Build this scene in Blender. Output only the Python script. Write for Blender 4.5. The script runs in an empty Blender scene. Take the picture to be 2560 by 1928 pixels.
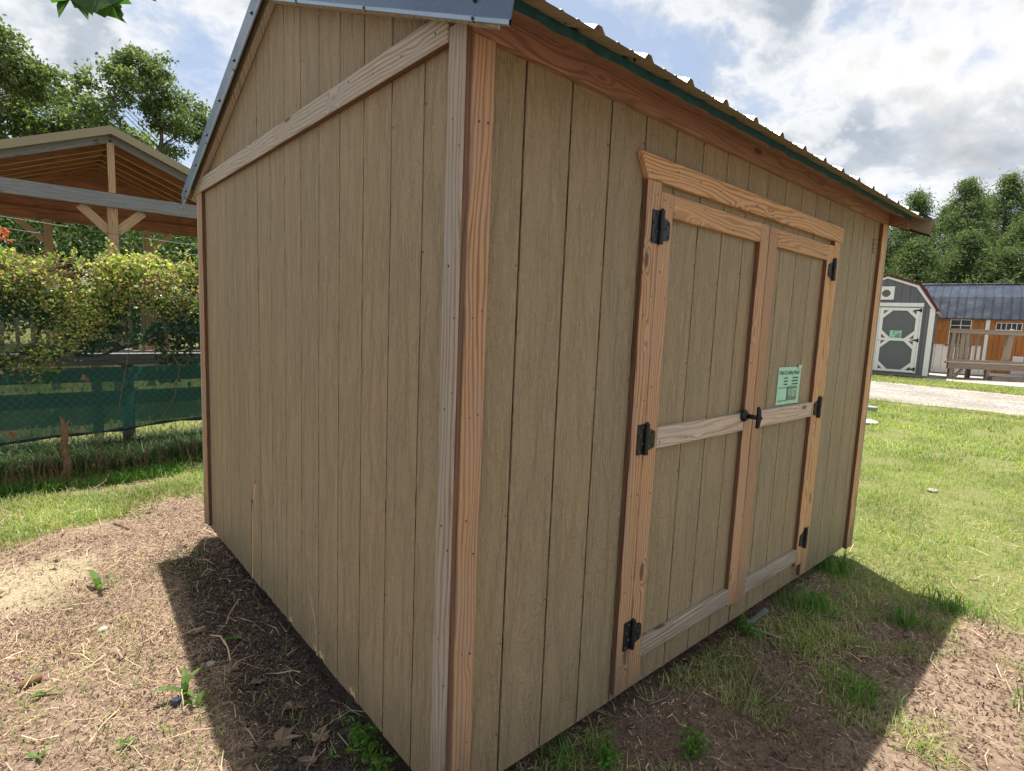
import bpy, bmesh, math, random
import numpy as np
from mathutils import Vector, Matrix, Euler
random.seed(7); rng = np.random.default_rng(11)
S = bpy.context.scene
COL = S.collection
R = math.radians

# ------------------------------------------------------------------ camera
cd = bpy.data.cameras.new('camera'); cam = bpy.data.objects.new('camera', cd); COL.objects.link(cam)
cd.sensor_width = 36; cd.lens = 19.507; cd.clip_start = .02; cd.clip_end = 2000
cam_loc = Vector((-.9528, -1.3253, 1.5826))
yaw, pit, rol = .8483, -.1169, .0417
fw = Vector((math.cos(yaw)*math.cos(pit), math.sin(yaw)*math.cos(pit), math.sin(pit)))
rt = Vector((math.sin(yaw), -math.cos(yaw), 0)); up = rt.cross(fw)
r2 = math.cos(rol)*rt + math.sin(rol)*up; u2 = -math.sin(rol)*rt + math.cos(rol)*up
M = Matrix((r2, u2, -fw)).transposed().to_4x4(); M.translation = cam_loc
cam.matrix_world = M
S.camera = cam
S.render.resolution_x = 1024; S.render.resolution_y = 771

# ------------------------------------------------------------------ light
SUNV = Vector((.305, .515, 2.5)).normalized()
sd = bpy.data.lights.new('sun', 'SUN'); sun = bpy.data.objects.new('sun', sd); COL.objects.link(sun)
sd.energy = 5.0; sd.angle = R(.5); sd.color = (1, .94, .84)
sun.rotation_mode = 'QUATERNION'; sun.rotation_quaternion = SUNV.to_track_quat('Z', 'Y')
sun.location = (3, 4, 20)
S.view_settings.view_transform = 'Standard'; S.view_settings.look = 'None'
S.view_settings.exposure = .66; S.view_settings.gamma = 1; S.view_settings.use_curve_mapping = False

W = bpy.data.worlds.new('World'); S.world = W; W.use_nodes = True
nt = W.node_tree; nt.nodes.clear()
def N(nt, t, **k):
    n = nt.nodes.new(t)
    for a, b in k.items():
        if a.startswith('i_'):
            key = a[2:]; key = int(key) if key.isdigit() else key.replace('_', ' ')
            n.inputs[key].default_value = b
        else: setattr(n, a, b)
    return n
def L(nt, a, b): nt.links.new(a, b)
def math_(nt, op, a, b=None, c=None, clamp=False):
    n = nt.nodes.new('ShaderNodeMath'); n.operation = op; n.use_clamp = clamp
    for i, v in enumerate((a, b, c)):
        if v is None: continue
        if isinstance(v, (int, float)): n.inputs[i].default_value = v
        else: nt.links.new(v, n.inputs[i])
    return n.outputs[0]
def ramp(nt, fac, stops, interp='LINEAR'):
    n = nt.nodes.new('ShaderNodeValToRGB'); n.color_ramp.interpolation = interp
    e = n.color_ramp.elements
    while len(e) < len(stops): e.new(.5)
    for i, (p, c) in enumerate(stops):
        e[i].position = p
        e[i].color = (c, c, c, 1) if isinstance(c, (int, float)) else (*c, 1)
    nt.links.new(fac, n.inputs[0]); return n.outputs[0]
def mixc(nt, f, a, b, mode='MIX'):
    n = nt.nodes.new('ShaderNodeMix'); n.data_type = 'RGBA'; n.blend_type = mode
    for i, v in ((0, f), (6, a), (7, b)):
        if isinstance(v, (int, float)): n.inputs[i].default_value = v
        elif isinstance(v, tuple): n.inputs[i].default_value = (*v, 1)
        else: nt.links.new(v, n.inputs[i])
    return n.outputs[2]
sky = N(nt, 'ShaderNodeTexSky', sky_type='NISHITA', sun_disc=False, sun_elevation=math.asin(SUNV.z),
        sun_rotation=math.atan2(SUNV.x, SUNV.y), air_density=1.0, dust_density=1.6, ozone_density=1.0)
tc = N(nt, 'ShaderNodeTexCoord'); nrm = N(nt, 'ShaderNodeVectorMath', operation='NORMALIZE'); L(nt, tc.outputs['Generated'], nrm.inputs[0])
sp = N(nt, 'ShaderNodeSeparateXYZ'); L(nt, nrm.outputs[0], sp.inputs[0])
dz = math_(nt, 'ADD', math_(nt, 'MAXIMUM', sp.outputs[2], 0.0), .42)
cx = math_(nt, 'DIVIDE', sp.outputs[0], dz); cy = math_(nt, 'DIVIDE', sp.outputs[1], dz)
cb = N(nt, 'ShaderNodeCombineXYZ', i_2=1.37); L(nt, cx, cb.inputs[0]); L(nt, cy, cb.inputs[1])
n1 = N(nt, 'ShaderNodeTexNoise', i_Scale=2.6, i_Detail=10.0, i_Roughness=.58, i_Distortion=.15); L(nt, cb.outputs[0], n1.inputs['Vector'])
n2 = N(nt, 'ShaderNodeTexNoise', i_Scale=2.0, i_Detail=8.0, i_Roughness=.52, i_Distortion=.3)
of = N(nt, 'ShaderNodeVectorMath', operation='ADD'); of.inputs[1].default_value = (5.3, 2.1, 1.7); L(nt, cb.outputs[0], of.inputs[0]); L(nt, of.outputs[0], n2.inputs['Vector'])
cover = ramp(nt, n1.outputs[0], [(.42, .10), (.48, .70), (.55, 1)])
dens = ramp(nt, n1.outputs[0], [(.44, 1.0), (.56, .82), (.72, .55)])
shade = ramp(nt, n2.outputs[0], [(.38, (.50, .57, .66)), (.50, (.68, .74, .82)), (.62, (.98, .97, .96))])
ccol = mixc(nt, 1.0, shade, dens, 'MULTIPLY')
ccol = mixc(nt, ramp(nt, n1.outputs[0], [(.46, 0), (.51, .8), (.58, 0)]), ccol, (.95, .93, .9))
b1 = N(nt, 'ShaderNodeBackground', i_Strength=.10)
skyc = mixc(nt, .18, sky.outputs[0], (5.5, 5.8, 6.2)); L(nt, skyc, b1.inputs[0])
b2 = N(nt, 'ShaderNodeBackground', i_Strength=.76); L(nt, ccol, b2.inputs[0])
mx = N(nt, 'ShaderNodeMixShader'); L(nt, cover, mx.inputs[0]); L(nt, b1.outputs[0], mx.inputs[1]); L(nt, b2.outputs[0], mx.inputs[2])
wo = N(nt, 'ShaderNodeOutputWorld'); L(nt, mx.outputs[0], wo.inputs[0])

# ------------------------------------------------------------------ materials
MATS = {}
def newmat(name):
    m = bpy.data.materials.new(name); m.use_nodes = True; t = m.node_tree
    b = t.nodes['Principled BSDF']; MATS[name] = m
    return m, t, b
def bump(t, b, h, strength=.5, dist=.002):
    n = N(t, 'ShaderNodeBump', i_Strength=strength, i_Distance=dist); L(t, h, n.inputs['Height']); L(t, n.outputs[0], b.inputs['Normal'])
def uvco(t, su, sv, rand=True):
    uv = N(t, 'ShaderNodeUVMap'); uv.uv_map = 'UVMap'
    s = N(t, 'ShaderNodeSeparateXYZ'); L(t, uv.outputs[0], s.inputs[0])
    oi = N(t, 'ShaderNodeObjectInfo')
    r = math_(t, 'MULTIPLY', oi.outputs['Random'], 40. if rand else 0.)
    return s.outputs[0], s.outputs[1], r, oi
def comb(t, x, y, z):
    c = N(t, 'ShaderNodeCombineXYZ')
    for i, v in enumerate((x, y, z)):
        if isinstance(v, (int, float)): c.inputs[i].default_value = v
        else: L(t, v, c.inputs[i])
    return c.outputs[0]
def mul(t, a, k): return math_(t, 'MULTIPLY', a, k)
def add(t, a, k): return math_(t, 'ADD', a, k)

def wood(name, light, dark, grey=(.30, .29, .27), greyamt=.25, freq=420, cath=34, knots=True, rough=.75, bs=.5):
    m, t, b = newmat(name)
    u, v, r, oi = uvco(t, 1, 1)
    wide = N(t, 'ShaderNodeTexNoise', i_Scale=1, i_Detail=2.0, i_Roughness=.5)
    L(t, comb(t, mul(t, u, 1.3), mul(t, v, 9), r), wide.inputs['Vector'])
    ph = add(t, mul(t, v, freq), mul(t, wide.outputs[0], cath))
    kn = N(t, 'ShaderNodeTexVoronoi', i_Scale=1.0, i_Randomness=1.0)
    L(t, comb(t, mul(t, u, 3.0), mul(t, v, 9), r), kn.inputs['Vector'])
    ks = N(t, 'ShaderNodeSeparateColor'); L(t, kn.outputs['Color'], ks.inputs[0])
    kon = math_(t, 'GREATER_THAN', ks.outputs[0], .45 if knots else 2)
    kd = kn.outputs['Distance']
    near = math_(t, 'MULTIPLY', ramp(t, kd, [(0, 1), (.32, 0)], 'EASE'), kon)
    ph = add(t, ph, mul(t, near, 20))
    jit = N(t, 'ShaderNodeTexNoise', i_Scale=1, i_Detail=4.0); L(t, comb(t, mul(t, u, 9), mul(t, v, 60), r), jit.inputs['Vector'])
    ph = add(t, ph, mul(t, jit.outputs[0], 2.4))
    ring = add(t, mul(t, math_(t, 'SINE', ph), .5), .5)
    ring = ramp(t, ring, [(0, 0), (.55, .25), (.9, 1)])
    ringamp = math_(t, 'MULTIPLY', ring, ramp(t, wide.outputs[0], [(.3, .5), (.7, 1)]))
    col = mixc(t, ringamp, light, dark)
    fib = N(t, 'ShaderNodeTexNoise', i_Scale=1, i_Detail=5.0, i_Roughness=.7); L(t, comb(t, mul(t, u, 14), mul(t, v, 700), r), fib.inputs['Vector'])
    col = mixc(t, .5, col, ramp(t, fib.outputs[0], [(.3, .30), (.7, .70)]), 'OVERLAY')
    st = N(t, 'ShaderNodeTexNoise', i_Scale=1, i_Detail=4.0, i_Roughness=.6); L(t, comb(t, mul(t, u, 2.5), mul(t, v, 14), add(t, r, 9.)), st.inputs['Vector'])
    col = mixc(t, math_(t, 'MULTIPLY', ramp(t, st.outputs[0], [(.38, 0), (.68, 1)]), greyamt), col, grey)
    core = math_(t, 'MULTIPLY', ramp(t, kd, [(.09, 1), (.15, 0)]), kon)
    col = mixc(t, mul(t, core, .8), col, tuple(c*.22 for c in dark))
    tone = ramp(t, oi.outputs['Random'], [(0, (.86, .84, .82)), (1, (1.1, 1.08, 1.05))])
    col = mixc(t, 1.0, col, tone, 'MULTIPLY')
    if name.startswith('pine'):      # grey water stain wicked up from the ground end
        ge = N(t, 'ShaderNodeNewGeometry'); sz = N(t, 'ShaderNodeSeparateXYZ'); L(t, ge.outputs['Position'], sz.inputs[0])
        zz = add(t, sz.outputs[2], mul(t, add(t, st.outputs[0], -.5), -.55))
        col = mixc(t, mul(t, ramp(t, zz, [(.02, 1), (.30, 0)]), .62), col, (.085, .07, .06))
    L(t, col, b.inputs['Base Color']); b.inputs['Roughness'].default_value = rough
    h = add(t, mul(t, ring, .5), mul(t, fib.outputs[0], .6))
    bump(t, b, h, bs, .0012)
    return m
wood('pine_orange', (.45, .28, .15), (.24, .11, .047), greyamt=.3)
wood('pine_fresh', (.56, .355, .18), (.32, .15, .055), greyamt=.10, cath=46, freq=340)
wood('pine_silvered', (.36, .315, .25), (.17, .125, .09), (.30, .295, .28), greyamt=.5, freq=360)
wood('pine_pale', (.52, .43, .33), (.30, .20, .13), (.38, .36, .34), greyamt=.7, freq=300)
wood('pine_weathered', (.44, .40, .315), (.21, .16, .11), (.36, .355, .34), greyamt=.55, freq=360)
wood('pine_red', (.36, .205, .14), (.20, .095, .06), (.15, .09, .08), greyamt=.5, freq=300, cath=60)
wood('pine_edge', (.17, .085, .045), (.075, .034, .018), (.09, .05, .035), greyamt=.5, knots=False)
wood('grey_timber', (.22, .22, .22), (.11, .115, .12), (.2, .23, .27), greyamt=.6, freq=200)
wood('pavilion_timber', (.42, .29, .155), (.26, .15, .07), greyamt=.2, freq=200, knots=False)
wood('pavilion_sheathing', (.36, .15, .085), (.22, .085, .045), (.14, .06, .04), greyamt=.5, freq=60, knots=False)
wood('deck_timber', (.30, .235, .18), (.17, .12, .09), (.22, .2, .19), greyamt=.5, freq=220, knots=False)
wood('stained_timber', (.44, .19, .05), (.28, .10, .02), (.3, .1, .02), greyamt=.2, freq=200, knots=False)
wood('raw_splinter', (.60, .44, .26), (.34, .21, .11), greyamt=.1, freq=500)

def siding(name, base, rel=1.0):
    m, t, b = newmat(name)
    u, v, r, oi = uvco(t, 1, 1)
    a = N(t, 'ShaderNodeTexNoise', i_Scale=1, i_Detail=3.0, i_Roughness=.55); L(t, comb(t, mul(t, u, 2.6), mul(t, v, 16), r), a.inputs['Vector'])
    a2 = N(t, 'ShaderNodeTexNoise', i_Scale=1, i_Detail=5.0, i_Roughness=.65); L(t, comb(t, mul(t, u, 16), mul(t, v, 110), r), a2.inputs['Vector'])
    ph = add(t, add(t, mul(t, v, 360), mul(t, a.outputs[0], 42)), mul(t, a2.outputs[0], 5.5))
    s = add(t, mul(t, math_(t, 'SINE', ph), .5), .5)
    amp = ramp(t, a.outputs[0], [(.36, .15), (.5, 1), (.66, .25)])
    c = N(t, 'ShaderNodeTexNoise', i_Scale=1, i_Detail=6.0, i_Roughness=.7); L(t, comb(t, mul(t, u, 85), mul(t, v, 125), r), c.inputs['Vector'])
    h = add(t, mul(t, math_(t, 'MULTIPLY', s, amp), .8), mul(t, c.outputs[0], 1.1))
    # horizontal pressed blisters
    d = N(t, 'ShaderNodeTexNoise', i_Scale=1, i_Detail=3.0, i_Roughness=.6); L(t, comb(t, mul(t, u, 70), mul(t, v, 32), r), d.inputs['Vector'])
    dm = N(t, 'ShaderNodeTexNoise', i_Scale=1, i_Detail=1.0); L(t, comb(t, mul(t, u, 1.7), mul(t, v, 11), add(t, r, 4.)), dm.inputs['Vector'])
    h = add(t, h, math_(t, 'MULTIPLY', d.outputs[0], ramp(t, dm.outputs[0], [(.42, 0), (.62, .9)])))
    bump(t, b, h, 1.0*rel, .014)
    w = N(t, 'ShaderNodeTexNoise', i_Scale=1, i_Detail=4.0, i_Roughness=.6); L(t, comb(t, mul(t, u, .9), mul(t, v, 2.5), r), w.inputs['Vector'])
    col = mixc(t, ramp(t, w.outputs[0], [(.35, 0), (.7, 1)]), tuple(x*.96 for x in base), (base[0]*1.04, base[1]*1.01, base[2]*.98))
    hf = add(t, mul(t, math_(t, 'MULTIPLY', s, amp), .22), c.outputs[0])
    col = mixc(t, .22*rel, col, ramp(t, hf, [(.30, .12), (.60, .5), (.95, .88)]), 'OVERLAY')
    tone = ramp(t, oi.outputs['Random'], [(0, (.95, .97, .97)), (.5, (1, 1, 1)), (1, (1.05, 1.02, .98))])
    col = mixc(t, 1.0, col, tone, 'MULTIPLY')
    # dirt thrown up on the lowest hand's breadth
    dirt = math_(t, 'MULTIPLY', ramp(t, add(t, u, mul(t, w.outputs[0], .25)), [(.10, 1), (.42, 0)]), ramp(t, c.outputs[0], [(.38, .25), (.62, 1)]))
    col = mixc(t, mul(t, dirt, .6), col, (.12, .085, .05))
    L(t, col, b.inputs['Base Color']); b.inputs['Roughness'].default_value = .62
    return m
siding('tan_siding', (.43, .348, .218))
siding('grey_siding', (.125, .135, .155), .3)
siding('cream_siding', (.82, .81, .78), .2)

def plain(name, col, rough=.6, metal=0., var=.12, vs=8., bs=0., spec=None):
    m, t, b = newmat(name)
    g = N(t, 'ShaderNodeNewGeometry') if False else N(t, 'ShaderNodeTexCoord')
    n = N(t, 'ShaderNodeTexNoise', i_Scale=vs, i_Detail=5.0, i_Roughness=.65); L(t, g.outputs['Object'], n.inputs['Vector'])
    c = mixc(t, ramp(t, n.outputs[0], [(.3, 0), (.7, 1)]), tuple(x*(1-var) for x in col), tuple(min(1, x*(1+var)) for x in col))
    L(t, c, b.inputs['Base Color']); b.inputs['Roughness'].default_value = rough; b.inputs['Metallic'].default_value = metal
    rr = ramp(t, n.outputs[0], [(.3, max(0, rough-.08)), (.7, min(1, rough+.1))]); L(t, rr, b.inputs['Roughness'])
    if bs: bump(t, b, n.outputs[0], bs, .003)
    return m
plain('white_paint', (.76, .77, .76), .5, var=.05)
plain('black_iron', (.012, .013, .016), .42, .3, .3, 40, .15)
plain('roof_metal', (.40, .43, .46), .36, .6, .08, 3)
plain('roof_backing', (.26, .225, .14), .6, 0, .08, 5)
plain('flashing_blue', (.085, .13, .19), .30, .25, .12, 5)
plain('flashing_hem', (.30, .38, .45), .35, .5, .1, 9)
plain('teal_wrap', (.012, .085, .11), .55, 0, .35, 25, .3)
plain('dark_gap', (.02, .017, .014), .9)
plain('maroon_metal', (.10, .018, .022), .45, .2, .1, 4)
plain('charcoal_metal', (.028, .038, .060), .24, 0, .12, 3)
plain('window_glass', (.02, .024, .026), .08, 0, .2, 3)
plain('flyer_green', (.33, .66, .50), .35, 0, .07, 14)
plain('flyer_panel', (.10, .16, .13), .4, 0, .1, 20)
plain('ink', (.03, .05, .05), .5)
plain('galvanised', (.45, .47, .48), .38, .8, .15, 30)
plain('white_plastic', (.75, .76, .78), .35)
plain('pebble', (.36, .33, .29), .8, 0, .2, 60)
plain('concrete', (.42, .39, .34), .85, 0, .15, 6, .3)
plain('bark', (.11, .085, .065), .9, 0, .35, 14, .8)
plain('dead_vine', (.20, .115, .065), .9, 0, .35, 40, .8)
plain('twig', (.16, .11, .075), .85, 0, .3, 60, .5)
plain('wire', (.16, .17, .17), .55, .5)
plain('aluminium', (.42, .46, .5), .4, .7)
plain('bottle_blue', (.03, .045, .10), .35)

def leafmat(name, cols, trans=.5, rough=.55):
    m, t, b = newmat(name)
    g = N(t, 'ShaderNodeNewGeometry')
    k = len(cols); c = ramp(t, g.outputs['Random Per Island'], [(i/(k-1), c) for i, c in enumerate(cols)])
    co = N(t, 'ShaderNodeTexCoord'); n = N(t, 'ShaderNodeTexNoise', i_Scale=1.3, i_Detail=3.0); L(t, co.outputs['Object'], n.inputs['Vector'])
    c = mixc(t, 1.0, c, ramp(t, n.outputs[0], [(.3, .72), (.7, 1.25)]), 'MULTIPLY')
    L(t, c, b.inputs['Base Color']); b.inputs['Roughness'].default_value = rough
    tr = N(t, 'ShaderNodeBsdfTranslucent'); L(t, mixc(t, 1.0, c, (1.5, 1.6, .8), 'MULTIPLY'), tr.inputs[0])
    ms = N(t, 'ShaderNodeMixShader', i_0=trans); L(t, b.outputs[0], ms.inputs[1]); L(t, tr.outputs[0], ms.inputs[2])
    L(t, ms.outputs[0], t.nodes['Material Output'].inputs[0])
    return m
leafmat('broadleaf', [(.08, .125, .055), (.115, .165, .07), (.16, .21, .09), (.095, .14, .06), (.20, .245, .11)], .5)
leafmat('understory', [(.04, .085, .03), (.06, .11, .035), (.10, .16, .05)], .45)
leafmat('pine_needle', [(.07, .115, .06), (.095, .145, .07), (.15, .195, .09), (.11, .16, .075)], .48)
leafmat('vine_leaf', [(.13, .22, .05), (.26, .37, .08), (.42, .46, .15), (.14, .24, .06), (.44, .30, .16), (.58, .60, .32), (.26, .15, .09), (.09, .16, .04)], .5)
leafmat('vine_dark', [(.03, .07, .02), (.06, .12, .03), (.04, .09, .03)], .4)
leafmat('red_leaf', [(.42, .07, .04), (.5, .14, .06), (.36, .1, .05)], .4)
leafmat('grass', [(.12, .22, .035), (.17, .28, .05), (.28, .35, .10), (.42, .42, .20), (.14, .24, .04), (.52, .46, .28), (.22, .31, .07)], .4)
leafmat('grass_lush', [(.06, .16, .02), (.09, .22, .025), (.13, .27, .035)], .4)
leafmat('straw', [(.50, .36, .23), (.60, .46, .30), (.36, .23, .14), (.68, .56, .39), (.24, .14, .09)], .1, .8)
leafmat('mulch', [(.10, .058, .042), (.16, .095, .065), (.055, .035, .03), (.24, .15, .10)], 0.02, .9)
leafmat('shade_dark', [(.045, .032, .027), (.075, .055, .045), (.03, .022, .02), (.12, .09, .07)], .02, .85)  # near-black litter colours that deepen the shade beside the walls
leafmat('weed_leaf', [(.07, .17, .03), (.11, .22, .04), (.16, .26, .06)], .45)
leafmat('dry_leaf', [(.17, .11, .075), (.26, .175, .12), (.10, .065, .05), (.34, .24, .16)], .15, .8)
leafmat('maple_leaf', [(.035, .10, .02), (.06, .15, .03), (.03, .08, .03)], .55)

def clothmat(name, col, opac):
    m, t, b = newmat(name)
    b.inputs['Base Color'].default_value = (*col, 1); b.inputs['Roughness'].default_value = .7
    co = N(t, 'ShaderNodeTexCoord'); n = N(t, 'ShaderNodeTexNoise', i_Scale=2.2, i_Detail=3.0); L(t, co.outputs['Object'], n.inputs['Vector'])
    tr = N(t, 'ShaderNodeBsdfTransparent'); tl = N(t, 'ShaderNodeBsdfTranslucent'); tl.inputs[0].default_value = (*col, 1)
    a = N(t, 'ShaderNodeMixShader', i_0=.55); L(t, b.outputs[0], a.inputs[1]); L(t, tl.outputs[0], a.inputs[2])
    ms = N(t, 'ShaderNodeMixShader'); L(t, ramp(t, n.outputs[0], [(.3, opac-.08), (.7, opac+.08)]), ms.inputs[0])
    L(t, tr.outputs[0], ms.inputs[1]); L(t, a.outputs[0], ms.inputs[2]); L(t, ms.outputs[0], t.nodes['Material Output'].inputs[0])
    return m
clothmat('shade_cloth', (.015, .125, .10), .86)
clothmat('shade_cloth_thin', (.02, .10, .075), .48)
plain('cloth_hem', (.006, .022, .02), .8)

# ground shaders
def groundmat():
    m, t, b = newmat('ground')
    g = N(t, 'ShaderNodeNewGeometry'); P = g.outputs['Position']
    at = N(t, 'ShaderNodeAttribute'); at.attribute_name = 'lawn'
    am = N(t, 'ShaderNodeAttribute'); am.attribute_name = 'mulch'
    asn = N(t, 'ShaderNodeAttribute'); asn.attribute_name = 'sand'
    n1 = N(t, 'ShaderNodeTexNoise', i_Scale=2.2, i_Detail=8.0, i_Roughness=.68); L(t, P, n1.inputs['Vector'])
    n2 = N(t, 'ShaderNodeTexNoise', i_Scale=38., i_Detail=6.0, i_Roughness=.7); L(t, P, n2.inputs['Vector'])
    vo = N(t, 'ShaderNodeTexVoronoi', i_Scale=95.); L(t, P, vo.inputs['Vector'])
    dirt = mixc(t, ramp(t, n1.outputs[0], [(.32, 0), (.68, 1)]), (.25, .175, .125), (.43, .32, .235))
    dirt = mixc(t, ramp(t, n2.outputs[0], [(.35, .7), (.6, 0)]), dirt, (.12, .08, .055))
    mul_ = mixc(t, ramp(t, n2.outputs[0], [(.35, 0), (.65, 1)]), (.15, .10, .078), (.37, .265, .20))
    col = mixc(t, am.outputs['Fac'], dirt, mul_)
    sand = mixc(t, ramp(t, n2.outputs[0], [(.3, 0), (.7, 1)]), (.36, .29, .19), (.52, .44, .31))
    col = mixc(t, asn.outputs['Fac'], col, sand)
    lawn = mixc(t, ramp(t, n2.outputs[0], [(.3, 0), (.7, 1)]), (.10, .14, .035), (.30, .29, .12))
    col = mixc(t, at.outputs['Fac'], col, lawn)
    ad = N(t, 'ShaderNodeAttribute'); ad.attribute_name = 'wall_shade'
    col = mixc(t, mul(t, ad.outputs['Fac'], .75), col, (.045, .034, .028))  # extra shade beside the walls, painted into the ground colour
    L(t, col, b.inputs['Base Color']); b.inputs['Roughness'].default_value = .95
    b.inputs['Specular IOR Level'].default_value = .2
    h = add(t, n2.outputs[0], mul(t, vo.outputs['Distance'], .5)); bump(t, b, h, .8, .02)
    return m
groundmat()
def gravelmat():
    m, t, b = newmat('gravel')
    g = N(t, 'ShaderNodeNewGeometry'); P = g.outputs['Position']
    vo = N(t, 'ShaderNodeTexVoronoi', i_Scale=26.); L(t, P, vo.inputs['Vector'])
    mp = N(t, 'ShaderNodeMapping'); mp.inputs['Scale'].default_value = (1.5, .16, 1); L(t, P, mp.inputs[0])
    n = N(t, 'ShaderNodeTexNoise', i_Scale=2.0, i_Detail=6.0, i_Roughness=.7); L(t, mp.outputs[0], n.inputs['Vector'])
    c = mixc(t, ramp(t, n.outputs[0], [(.3, 0), (.7, 1)]), (.26, .235, .22), (.47, .43, .38))
    s = N(t, 'ShaderNodeSeparateColor'); L(t, vo.outputs['Color'], s.inputs[0])
    c = mixc(t, 1.0, c, ramp(t, s.outputs[0], [(0, .6), (1, 1.3)]), 'MULTIPLY')
    big = N(t, 'ShaderNodeTexNoise', i_Scale=1.1, i_Detail=5.0, i_Roughness=.6); L(t, P, big.inputs['Vector'])
    c = mixc(t, ramp(t, big.outputs[0], [(.45, 0), (.62, .6)]), c, (.22, .19, .15))
    L(t, c, b.inputs['Base Color']); b.inputs['Roughness'].default_value = .9; bump(t, b, vo.outputs['Distance'], .8, .02)
gravelmat()

# ------------------------------------------------------------------ builders
def link(name, me, mats, parent=None, kind=None, label=None):
    o = bpy.data.objects.new(name, me); COL.objects.link(o)
    for m in ([mats] if isinstance(mats, str) else mats): me.materials.append(MATS[m])
    if parent is not None: o.parent = parent
    if kind: o['kind'] = kind
    if label: o['label'] = label
    return o
def thing(name, label, cat, loc=(0, 0, 0), rz=0., group=None):
    o = bpy.data.objects.new(name, None); COL.objects.link(o); o.empty_display_size = .1
    o.location = loc; o.rotation_euler = (0, 0, rz); o['label'] = label; o['category'] = cat
    if group: o['group'] = group
    return o
def tag(o, label, cat, group=None):
    o['label'] = label; o['category'] = cat
    if group: o['group'] = group
    return o
class MB:
    def __init__(s): s.v = []; s.f = []; s.uv = []; s.m = []
    def face(s, pts, uvs, mi=0):
        i = len(s.v); s.v += [tuple(p) for p in pts]; s.f.append(tuple(range(i, i+len(pts)))); s.uv += uvs; s.m.append(mi)
    def solid(s, verts, faces, axis=0, T=None, mi=0, off=(0, 0)):
        """closed solid with shared verts; uv: along=axis coordinate, across=sum of others"""
        i = len(s.v); o = [a for a in range(3) if a != axis]
        for p in verts:
            q = T @ Vector(p) if T is not None else p
            s.v.append(tuple(q))
        for f in faces:
            s.f.append(tuple(i+k for k in f)); s.m.append(mi)
            s.uv += [(verts[k][axis]+off[0], verts[k][o[0]]+verts[k][o[1]]+off[1]) for k in f]
        return s
    def box(s, x0, x1, y0, y1, z0, z1, axis=None, T=None, mi=0):
        d = (x1-x0, y1-y0, z1-z0)
        if axis is None: axis = max(range(3), key=lambda k: d[k])
        v = [(x0, y0, z0), (x1, y0, z0), (x1, y1, z0), (x0, y1, z0), (x0, y0, z1), (x1, y0, z1), (x1, y1, z1), (x0, y1, z1)]
        f = [(0, 3, 2, 1), (4, 5, 6, 7), (0, 1, 5, 4), (1, 2, 6, 5), (2, 3, 7, 6), (3, 0, 4, 7)]
        return s.solid(v, f, axis, T, mi)
    def prism(s, poly, ax, a0, a1, axis=0, T=None, mi=0):
        """poly = 2D outline in the two axes other than ax (in xyz order), extruded along ax"""
        o = [a for a in range(3) if a != ax]; n = len(poly); v = []
        for a in (a0, a1):
            for p in poly:
                q = [0, 0, 0]; q[ax] = a; q[o[0]] = p[0]; q[o[1]] = p[1]; v.append(tuple(q))
        f = [tuple(reversed(range(n))), tuple(range(n, 2*n))] + [(i, (i+1) % n, n+(i+1) % n, n+i) for i in range(n)]
        return s.solid(v, f, axis, T, mi)
    def tube(s, pts, rad, sides=6, mi=0, cap=True):
        pts = [Vector(p) for p in pts]; i0 = len(s.v); n = len(pts)
        if not hasattr(rad, '__len__'): rad = [rad]*n
        acc = 0
        ref = Vector((.13, .31, .94)) if abs((pts[-1]-pts[0]).normalized().z) < .9 else Vector((1, .1, 0))
        us = []
        for k, p in enumerate(pts):
            d = (pts[min(k+1, n-1)]-pts[max(k-1, 0)]).normalized()
            a = d.cross(ref).normalized(); b = d.cross(a)
            for j in range(sides):
                t = 2*math.pi*j/sides; s.v.append(tuple(p+(a*math.cos(t)+b*math.sin(t))*rad[k]))
            us.append(acc); acc += (pts[min(k+1, n-1)]-p).length
        for k in range(n-1):
            for j in range(sides):
                q = (j+1) % sides
                s.f.append((i0+k*sides+j, i0+k*sides+q, i0+(k+1)*sides+q, i0+(k+1)*sides+j)); s.m.append(mi)
                s.uv += [(us[k], j*rad[k]), (us[k], (j+1)*rad[k]), (us[k+1], (j+1)*rad[k]), (us[k+1], j*rad[k])]
        if cap:
            for k in (0, n-1):
                s.f.append(tuple(i0+k*sides+j for j in range(sides))); s.m.append(mi); s.uv += [(0, 0)]*sides
        return s
    def build(s, name, mats, parent=None, bevel=0, smooth=False, **k):
        me = bpy.data.meshes.new(name); me.from_pydata(s.v, [], s.f)
        uv = me.uv_layers.new(name='UVMap'); uv.data.foreach_set('uv', np.array(s.uv, dtype=np.float32).ravel())
        me.polygons.foreach_set('material_index', s.m)
        bm = bmesh.new(); bm.from_mesh(me)
        bmesh.ops.recalc_face_normals(bm, faces=bm.faces)
        if bevel: bmesh.ops.bevel(bm, geom=bm.edges[:], offset=bevel, segments=1, affect='EDGES', clamp_overlap=True)
        bm.to_mesh(me); bm.free()
        if smooth: me.polygons.foreach_set('use_smooth', [True]*len(me.polygons))
        me.update()
        return link(name, me, mats, parent, **k)
def board(name, x0, x1, y0, y1, z0, z1, mat, parent, axis=None, bevel=.002, T=None, edge=None, **k):
    m = MB().box(x0, x1, y0, y1, z0, z1, axis, T)
    if edge:          # unweathered / stained sawn edge: the two narrow long faces
        d = (x1-x0, y1-y0, z1-z0); la = axis if axis is not None else max(range(3), key=lambda q: d[q])
        o = [q for q in range(3) if q != la]; wide = max(o, key=lambda q: d[q])
        pairs = {2: (0, 1), 1: (2, 4), 0: (3, 5)}[wide]
        for q in pairs: m.m[q] = 1
        mat = [mat, edge]
    return m.build(name, mat, parent, bevel, **k)
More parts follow.
